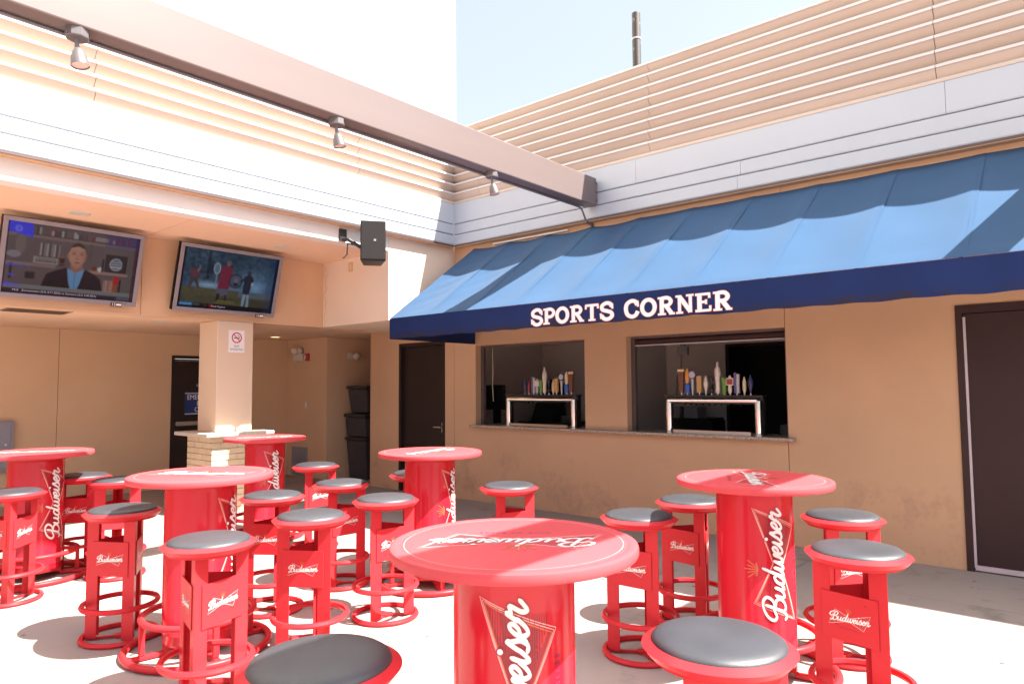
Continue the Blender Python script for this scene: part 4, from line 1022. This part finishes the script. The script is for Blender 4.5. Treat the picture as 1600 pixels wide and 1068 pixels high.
# things inside the bar
r = empty('back_counter', (8.8, 6.0, 0), 'dark back counter inside the bar behind the porch-side window', 'counter')
b = MB(); b.box(8.55, 9.18, 5.1, 7.1, 0, .90); build('counter_body', b, M['black'], r)
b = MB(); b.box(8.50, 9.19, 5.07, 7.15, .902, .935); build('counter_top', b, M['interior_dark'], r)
r = empty('order_screen', (7.5, 6.75, 1.0), 'black order screen inside the porch-side window', 'monitor')
b = MB(); b.box(7.30, 7.36, 6.42, 6.80, 1.17, 1.52); build('display', b, M['black'], r, bevel=.008)
b = MB(); b.box(7.361, 7.42, 6.56, 6.66, .97, 1.3); b.box(7.28, 7.48, 6.5, 6.72, .95, .97); build('stand', b, M['black'], r)
b = MB(); b.box(7.1, 7.7, 6.36, 7.1, 0, .948); build('service_stand', b, M['black'], None, loc=(7.4, 6.75, 0), label='black service stand under the order screen', cat='stand')
r = empty('coffee_machine', (8.8, 6.9, .935), 'black sloped machine on the back counter behind the taps', 'machine')
b = MB(); b.hexa([(8.6, 6.55, .936), (9.0, 6.55, .936), (9.0, 6.98, .936), (8.6, 6.98, .936), (8.75, 6.6, 1.55), (9.0, 6.6, 1.55), (9.0, 6.85, 1.55), (8.75, 6.85, 1.55)]); build('machine_body', b, M['black'], r, bevel=.01, fixn=True)
b = MB(); b.box(8.70, 8.9, 6.62, 6.9, 1.552, 1.60); build('machine_lid', b, M['bronze'], r)
r = empty('shelf_unit', (8.9, 5.3, 0), 'bottle shelf against the inner wall', 'shelf')
for z_ in (1.18, 1.47):
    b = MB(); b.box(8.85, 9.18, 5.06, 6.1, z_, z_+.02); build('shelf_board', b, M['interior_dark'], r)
bk = ['bottle_amber', 'bottle_clear', 'bottle_green', 'bottle_red']
def bottle_proto(mk):
    r = empty('bottle', (0, 0, 0))
    b = MB(); b.lathe([(.036, 0), (.037, .01), (.037, .15), (.030, .185), (.014, .215), (.013, .265)], n=16); build('glass_body', b, M[mk], r, smooth=45)
    b = MB(); b.lathe([(.016, .2655), (.016, .295)], n=12); build('pour_spout', b, M['steel'] if mk != 'bottle_red' else M['red_plastic'], r)
    b = MB(); b.lathe([(.0378, .04), (.0378, .12)], n=16, capb=False, capt=False); build('paper_label', b, M['tap_cream'], r, smooth=45)
    return r
protos = [bottle_proto(k) for k in bk]; index_children(); used = set()
for i in range(22):
    k = i % 4; o = protos[k] if k not in used else copy_tree(protos[k]); used.add(k)
    row = i//8
    o.location = (8.72+.09*row if row == 0 else 8.98, 5.14+.115*(i % 8)+random.uniform(-.01, .01), (.936, 1.2005, 1.4905)[row])
    o.scale = (1, 1, random.uniform(.85, 1.1))
    tag(o, '%s bottle with metal pourer on the dim shelves inside the bar' % ('amber', 'clear', 'green', 'red topped')[k], 'bottle', 'liquor bottles inside the bar')
r = empty('plate_stack', (8.5, 5.5, .94), 'stack of pale plates on the back counter', 'plates')
for i in range(7):
    b = MB(); z_ = .9365+i*.014; b.lathe([(.05, z_), (.13, z_+.010), (.13, z_+.013)], (8.66, 6.25, 0), 28); build('plate', b, M['offwhite'], r, smooth=45)
r = empty('equipment_rack', (8.9, 4.2, 0), 'black equipment rack with receipt printers behind the taps', 'rack')
b = MB(); b.box(8.75, 9.18, 3.98, 4.72, 0, 1.02); build('rack_body', b, M['black'], r)
b = MB(); b.box(8.7, 9.18, 4.0, 4.7, 1.022, 1.05); build('rack_top', b, M['black'], r)
for y_ in (4.53, 4.27):
    b = MB(); b.box(8.72, 8.98, y_-.10, y_+.10, 1.051, 1.20); b.box(8.717, 8.7195, y_-.07, y_+.07, 1.08, 1.09); build('printer', b, M['grey'], r, bevel=.008)
b = MB(); b.box(8.75, 9.15, 4.05, 4.66, 1.30, 1.33); build('rack_shelf', b, M['black'], r)
b = MB(); b.box(8.8, 9.0, 4.1, 4.3, 1.331, 1.38); build('drawer_box', b, M['cabinet'], r)
r = empty('wall_router', (9.2, 4.6, 1.95), 'pale junction box with hanging cables on the bar inner wall', 'junction box')
b = MB(); b.box(9.12, 9.198, 4.50, 4.66, 1.93, 2.06); build('box_body', b, M['grey'], r, bevel=.006)
b = MB(); b.tube([(9.15, 4.6, 1.93), (9.17, 4.62, 1.75), (9.16, 4.68, 1.6), (9.17, 4.70, 1.35)], .008, 6); b.tube([(9.15, 4.55, 2.06), (9.16, 4.50, 2.2), (9.16, 4.56, 2.35), (9.16, 4.62, 2.2), (9.16, 4.6, 2.06)], .008, 6); build('cable', b, M['wire'], r, smooth=50)
b = MB(); b.tube([(6.83, 6.19, 2.03), (6.835, 6.185, 1.7), (6.84, 6.20, 1.5), (6.838, 6.18, 1.3)], .004, 6)
build('pull_cord', b, M['tap_cream'], None, smooth=50, loc=(6.83, 6.19, 2.03), label='pale pull cord hanging inside the porch-side serving window', cat='cord')
r = empty('register', (7.6, 2.05, 1.0), 'small card terminal on a black stand at the window edge by the side door', 'terminal')
b = MB(); b.box(7.45, 7.75, 2.30, 2.62, 0, 1.07); build('stand', b, M['black'], r)
b = MB(); b.box(7.5, 7.62, 2.36, 2.50, 1.072, 1.20); build('terminal_body', b, M['grey'], r, bevel=.006)

# ------------------------------------------------------------------ bins in the nook
def tote(x, y, z, w, d, h, label, taper=.86):
    r = empty('waste_bin', (x, y, z), label, 'bin', 'grey bins stacked in the storage nook')
    b = MB(); b.hexa([(x-w*taper, y-d*taper, z+.004), (x+w*taper, y-d*taper, z+.004), (x+w*taper, y+d*taper, z+.004), (x-w*taper, y+d*taper, z+.004), (x-w, y-d, z+h), (x+w, y-d, z+h), (x+w, y+d, z+h), (x-w, y+d, z+h)]); build('bin_body', b, M['bin'], r, bevel=.02, fixn=True)
    b = MB(); b.box(x-w-.02, x+w+.02, y-d-.02, y+d+.02, z+h+.002, z+h+.055); build('bin_lid', b, M['lid'], r, bevel=.015)
    b = MB(); b.box(x-w*.3, x+w*.3, y-d-.035, y-d-.002, z+h-.10, z+h-.06); build('bin_handle', b, M['lid'], r, bevel=.006)
tote(7.28, 9.32, 0, .34, .26, .63, 'tall grey bin standing on the floor of the storage nook')
tote(7.29, 9.33, .689, .36, .27, .32, 'grey tote stacked second in the bin pile', .94)
tote(7.30, 9.34, 1.07, .33, .25, .40, 'grey tote topmost on the bin pile, dark lid')
r = empty('floor_fan', (7.2, 8.9, 0), 'dark round floor fan before the bin pile', 'fan')
b = MB(); b.ring(.19, [(0, -.03), (.02, -.03), (.02, .03), (0, .03)], n=28); b.v = [(7.22+p[0], 8.90+p[2], .42+p[1]) for p in b.v]; build('fan_guard', b, M['lid'], r, fixn=True)
for k in range(4):
    b = MB(); a = k*PI/2+.4; c_, s_ = math.cos(a), math.sin(a)
    b.hexa([(7.22+p[0]*c_-p[1]*s_, 8.90+p[2], .42+p[0]*s_+p[1]*c_) for p in ((.02, -.03, -.01), (.17, -.07, -.02), (.17, .05, .01), (.02, .03, .0), (.02, -.03, -.004), (.17, -.07, -.014), (.17, .05, .016), (.02, .03, .006))]); build('fan_blade', b, M['lid'], r, fixn=True)
b = MB(); b.lathe([(.13, .002), (.13, .03), (.02, .05), (.02, .21)], (7.22, 8.93, 0), 20); build('fan_stand', b, M['lid'], r, smooth=45)

r = empty('floor_hatch', (5.95, 2.10, 0), 'small concrete access cover in the patio floor below the serving window', 'access cover')
b = MB(); b.box(5.78, 6.12, 1.96, 2.26, -.010, .0022); build('cover_frame', b, M['cabinet'], r)
b = MB(); b.box(5.80, 6.10, 1.98, 2.24, .0023, .0048); build('cover_plate', b, M['mortar'], r)
# ------------------------------------------------------------------ pub tables
DR = .195
def table_proto():
    root = empty('pub_table', (0, 0, 0))
    n = 96
    b = MB(); b.lathe([(.386, .964), (.397, .967), (.400, .973), (.400, .990), (.3975, .9965), (.391, 1.0), (.372, 1.0), (.3675, .9982), (.362, .9982), (.358, .9995)], n=n)
    top = build('table_top', b, M['red_top'], root, smooth=32)
    t3 = lambda u, v, h: (u, v, .9995+h)
    b = MB(); ribbon(b, [np.array((.352*math.cos(2*PI*k/96), .352*math.sin(2*PI*k/96))) for k in range(96)], .0010, t3, .0006, 0, closed=True); build('rim_line', b, M['logo_line'], top)
    L, Hh = .56, .18
    b = MB(); along, tp, bt = bow_fill(b, L, Hh, t3, .0005, 0); build('bow_tie_emblem', b, M['logo_panel'], top)
    b = MB(); ribbon(b, seg_line(bow_pts(L*1.02, Hh*1.06)), .0022, t3, .0007, 0, closed=True); ribbon(b, seg_line(bow_pts(L*1.06, Hh*1.16)), .0013, t3, .0007, 0, closed=True); build('emblem_outline', b, M['logo_line'], top)
    b = MB(); script_word(b, t3, .58, .0010, 0, hw=.135, rise=.03); build('script_lettering', b, M['logo_white'], top)
    b = MB(); crown(b, .075, t3, .0008, 0, -.02, .055); build('crown_emblem', b, M['logo_gold'], top)
    b = MB(); put_text(b, "KING OF BEERS", .026, t3, .0008, 0, -.0, -.125, spacing=1.4); build('motto_lettering', b, M['logo_motto'], top)
    b = MB(); b.lathe([(.205, .935), (.205, .9635)], n=48); build('mounting_flange', b, M['red'], root, smooth=40)
    prof = [(DR-.022, .055), (DR-.006, .062), (DR, .078), (DR, .118), (DR+.002, .121), (DR+.002, .127), (DR, .130), (DR, .905), (DR-.004, .934)]
    b = MB(); b.lathe(prof, n=n); dr = build('drum', b, M['red_decal'], root, smooth=35)
    c3 = lambda u, v, h: ((DR+h)*math.sin(v/DR), -(DR+h)*math.cos(v/DR), .50+u)      # reads upwards; v>0 = towards +X turned below
    c3 = lambda u, v, h: (-(DR+h)*math.sin(v/DR), -(DR+h)*math.cos(v/DR), .590+u)
    L, Hh = .535, .205
    b = MB(); along, tp, bt = bow_fill(b, L, Hh, c3, .0008, 0); build('bow_tie_emblem', b, M['logo_dark'], dr)
    b = MB()
    for i in range(1, 26):                                        # pin stripes run across the reading direction of the emblem
        v_ = -Hh/2+Hh*i/26
        for s_ in (-1, 1):
            # inside width of the wing at height v_
            wv = max(0, (abs(v_)/(Hh/2)-.18)/.82)
            sh = .06*v_/Hh*L
            u1 = s_*L*.47+sh; u0 = s_*L*(.0+.47*wv)+sh*.6
            if s_*(u1-u0) > .02: ribbon(b, [np.array((u0+(u1-u0)*t, v_)) for t in (0, .25, .5, .75, .97)], .00085, c3, .0011, 0, caps=False)
    build('emblem_stripe', b, M['logo_stripe'], dr)
    b = MB(); ribbon(b, seg_line(bow_pts(L*1.005, Hh*1.02), 12), .0022, c3, .0013, 0, closed=True); build('emblem_outline', b, M['logo_gold'], dr)
    b = MB()
    for k, (a, c) in enumerate(((1.035, 1.10), (1.065, 1.18))): ribbon(b, seg_line(bow_pts(L*a, Hh*c), 12), .0016, c3, .0013, 0, closed=True)
    build('emblem_outline', b, M['logo_line'], dr)
    b = MB(); script_word(b, c3, .605, .0016, 0, hw=.205, rise=.03); build('lettering_outline', b, M['logo_dark'], dr)  # wider dark red print that outlines the white script
    b = MB(); script_word(b, c3, .605, .0030, 0, hw=.135, rise=.03); build('script_lettering', b, M['logo_white'], dr)
    b = MB(); crown(b, .06, c3, .0012, 0, -.02, .10); build('crown_emblem', b, M['logo_gold'], dr)
    b = MB(); put_text(b, "KING OF BEERS", .026, c3, .0012, 0, -.02, -.128, spacing=1.5); build('motto_lettering', b, M['logo_motto'], dr)
    circ = lambda r: [(r*math.cos(2*PI*k/14), r*math.sin(2*PI*k/14)) for k in range(14)]
    b = MB(); b.ring(.385, circ(.020), (0, 0, .021), 72); build('base_ring', b, M['red'], root, smooth=60, fixn=True)
    b = MB(); b.ring(.300, circ(.018), (0, 0, .205), 72); build('foot_ring', b, M['red'], root, smooth=60, fixn=True)
    for k in range(4):
        a = k*PI/2+PI/4; rot = Matrix.Rotation(a, 3, 'Z')
        b = MB(); b.box(.286, .314, -.016, .016, .030, .192); b.v = [tuple(rot @ Vector(p)) for p in b.v]; build('post', b, M['red'], root, bevel=.003)
        b = MB(); b.box(.18, .37, -.017, .017, .006, .028); b.v = [tuple(rot @ Vector(p)) for p in b.v]; build('spoke', b, M['red'], root, bevel=.003)
        b = MB(); b.box(.10, .19, -.02, .02, .0285, .060); b.v = [tuple(rot @ Vector(p)) for p in b.v]; build('drum_bracket', b, M['red'], root)
    return root
def stool_proto():
    root = empty('bar_stool', (0, 0, 0))
    rim = [(.0, 0), (-.026, .014), (-.030, .012), (-.036, -.026), (-.018, -.022)]
    b = MB(); b.ring(.218, rim, (0, 0, .748), 72); build('seat_ring', b, M['red'], root, smooth=25, fixn=True)
    b = MB(); b.lathe([(.10, .708), (.186, .712), (.186, .730)], n=48); build('seat_pan', b, M['red'], root, smooth=30)
    prof = [(.187, .7305), (.190, .752), (.191, .761), (.187, .769), (.176, .776), (.155, .7815), (.12, .785), (.06, .787), (.012, .7875)]
    b = MB(); b.lathe(prof, n=72); build('cushion', b, M['vinyl'], root, smooth=60)
    V = .187; S_ = V*math.sqrt(3)
    for k in range(3):
        a = k*2*PI/3; rot = Matrix.Rotation(a, 3, 'Z')
        # folded corner plate: two flanges meeting at the vertex (V,0), each along one side of the triangle
        fl, th = .078, .006
        d1 = Vector((-math.cos(PI/6), math.sin(PI/6), 0)); d2 = Vector((-math.cos(PI/6), -math.sin(PI/6), 0))
        P = [Vector((V, 0, 0)), Vector((V, 0, 0))+d1*fl]
        inn = lambda p, d: p+Vector((-d.y, d.x, 0))*th*(1 if d.y > 0 else -1)
        prof = [Vector((V, 0, 0)), Vector((V, 0, 0))+d1*fl, inn(Vector((V, 0, 0))+d1*fl, d1), Vector((V-2*th, 0, 0)), inn(Vector((V, 0, 0))+d2*fl, d2), Vector((V, 0, 0))+d2*fl]
        b = MB(); b.prism([(p.x, p.y) for p in prof], lambda p, q, t: tuple(rot @ Vector((p, q, t))), .016, .712); build('leg', b, M['red'], root, bevel=.0025, fixn=True)
        # panel across the side that faces angle a+60deg
        rn = Matrix.Rotation(a+PI/3, 3, 'Z'); ap = V/2
        pw_, z0, z1 = .122, .385, .588
        b = MB(); b.box(ap+.0015, ap+.0055, -pw_, pw_, z0, z1); b.v = [tuple(rn @ Vector(p)) for p in b.v]
        pn = build('side_panel', b, M['red'], root, bevel=.0015)
        e3 = lambda u, v, h, rn=rn: tuple(rn @ Vector((ap+.0055+h, u, (z0+z1)/2-.004+v)))
        b = MB(); bow_fill(b, .175, .062, e3, .0005, 0, 10); ribbon(b, seg_line(bow_pts(.182, .068), 3), .0012, e3, .0008, 2, closed=True)
        script_word(b, e3, .190, .0010, 1, hw=.135, rise=.04); crown(b, .020, e3, .0008, 3, -.003, .026); put_text(b, "KING OF BEERS", .0085, e3, .0007, 4, -.01, -.042, spacing=1.4)
        build('printed_emblem', b, [M['logo_panel'], M['logo_white'], M['logo_line'], M['logo_gold'], M['logo_motto']], pn)
    sect = [(.016, .0), (.009, .014), (-.009, .014), (-.014, .0), (-.009, -.013), (.009, -.013)]
    b = MB(); b.ring(.203, sect, (0, 0, .0145), 64); build('base_ring', b, M['red'], root, smooth=25, fixn=True)
    b = MB(); b.ring(.204, sect, (0, 0, .205), 64); build('foot_ring', b, M['red'], root, smooth=25, fixn=True)
    for k in range(3):
        rot = Matrix.Rotation(k*2*PI/3, 3, 'Z'); b = MB(); b.box(.02, .178, -.009, .009, .004, .015); b.v = [tuple(rot @ Vector(p)) for p in b.v]; build('base_spoke', b, M['red'], root)
    b = MB(); b.lathe([(.028, .003), (.028, .018)], n=16); build('base_hub', b, M['red'], root)
    return root
tp = table_proto(); sp_ = stool_proto(); index_children()
# position, drum logo heading (angle from the line to the camera, degrees to its right), top logo heading (world degrees of the reading direction), label
TABLES = [
    (1.722, 1.472, 4, 128, 'red drum pub table at the front, cut off by the bottom edge'),
    (3.662, 1.440, 32, 205, 'red drum pub table between four stools near the brown side door'),
    (1.921, 4.060, 62, 300, 'red drum pub table in front of the brick column, circled by stools'),
    (3.684, 3.997, 62, 190, 'red drum pub table in front of the closed door of the bar'),
    (3.733, 6.526, 32, 160, 'red drum pub table pushed against the brick column base'),
    (1.760, 6.580, 44, 330, 'red drum pub table standing before the grey electrical cabinet'),
]
for i, (x, y_, lg, tg, lab) in enumerate(TABLES):
    o = tp if i == 0 else copy_tree(tp)
    o.location = (x, y_, 0)
    th = math.degrees(math.atan2(y_, x))              # camera looks along this heading; towards camera = th+180
    # drum logo normal is local -Y (heading -90): turn it to th+180+lg
    o.rotation_euler = (0, 0, math.radians(th+180+lg+90))
    tag(o, lab, 'table', 'red pub tables on the patio')
    for c in [c for c in COL.objects if c.parent == o and c.name.startswith('table_top')]:
        c.rotation_euler = (0, 0, math.radians(tg)-o.rotation_euler.z)
STOOLS = [
    (1.108, 1.635, 20, 'red stool with dark cushion at the front, only its seat in view'),
    (1.930, 0.876, 0, 'red stool between the front table and the bottom edge, showing its dusty cushion'),
    (3.474, 2.032, 62, 'red stool behind the rim of the front table, bottom ring showing'),
    (4.129, 2.037, 55, 'red stool tucked behind the table by the side door, next to the awning wall'),
    (4.165, 1.137, 4, 'red stool half hidden behind another stool before the dirty bar wall'),
    (3.350, 0.857, 65, 'red stool with full emblem panel on the sunny floor by the side door'),
    (3.898, 3.374, 0, 'red stool alone under the porch-side serving window, shadow edge on its panel'),
    (3.972, 4.503, 0, 'red stool mostly hidden behind the table at the closed bar door'),
    (2.960, 3.643, 0, 'red stool touching the front of the table at the closed bar door'),
    (3.216, 4.500, 0, 'red stool with a shadow corner on its cushion, in the middle of the stool cluster'),
    (3.804, 5.727, 0, 'red stool beside the table at the brick column, before the storage nook'),
    (2.300, 3.503, 65, 'red stool with crisp emblem panel, frontmost in the middle stool cluster'),
    (2.561, 4.367, 66, 'red stool between the tables of the brick column, its panel half hidden'),
    (1.622, 3.337, 12, 'red stool in front of the table facing the brick column, big emblem panel'),
    (1.693, 4.603, 51, 'red stool casting two round shadows on open floor, cushion half shaded'),
    (2.209, 6.120, 90, 'red stool peeking over the top of the table facing the brick column'),
    (2.122, 6.655, 62, 'red stool behind the drum of the table at the grey cabinet'),
    (1.457, 6.005, 30, 'red stool cut by the picture edge in front of the cabinet table'),
]
for i, (x, y_, ph, lab) in enumerate(STOOLS):
    o = sp_ if i == 0 else copy_tree(sp_)
    o.location = (x, y_, 0)
    th = math.degrees(math.atan2(y_, x))
    o.rotation_euler = (0, 0, math.radians(ph+th-90))
    tag(o, lab, 'stool', 'red bar stools around the tables')
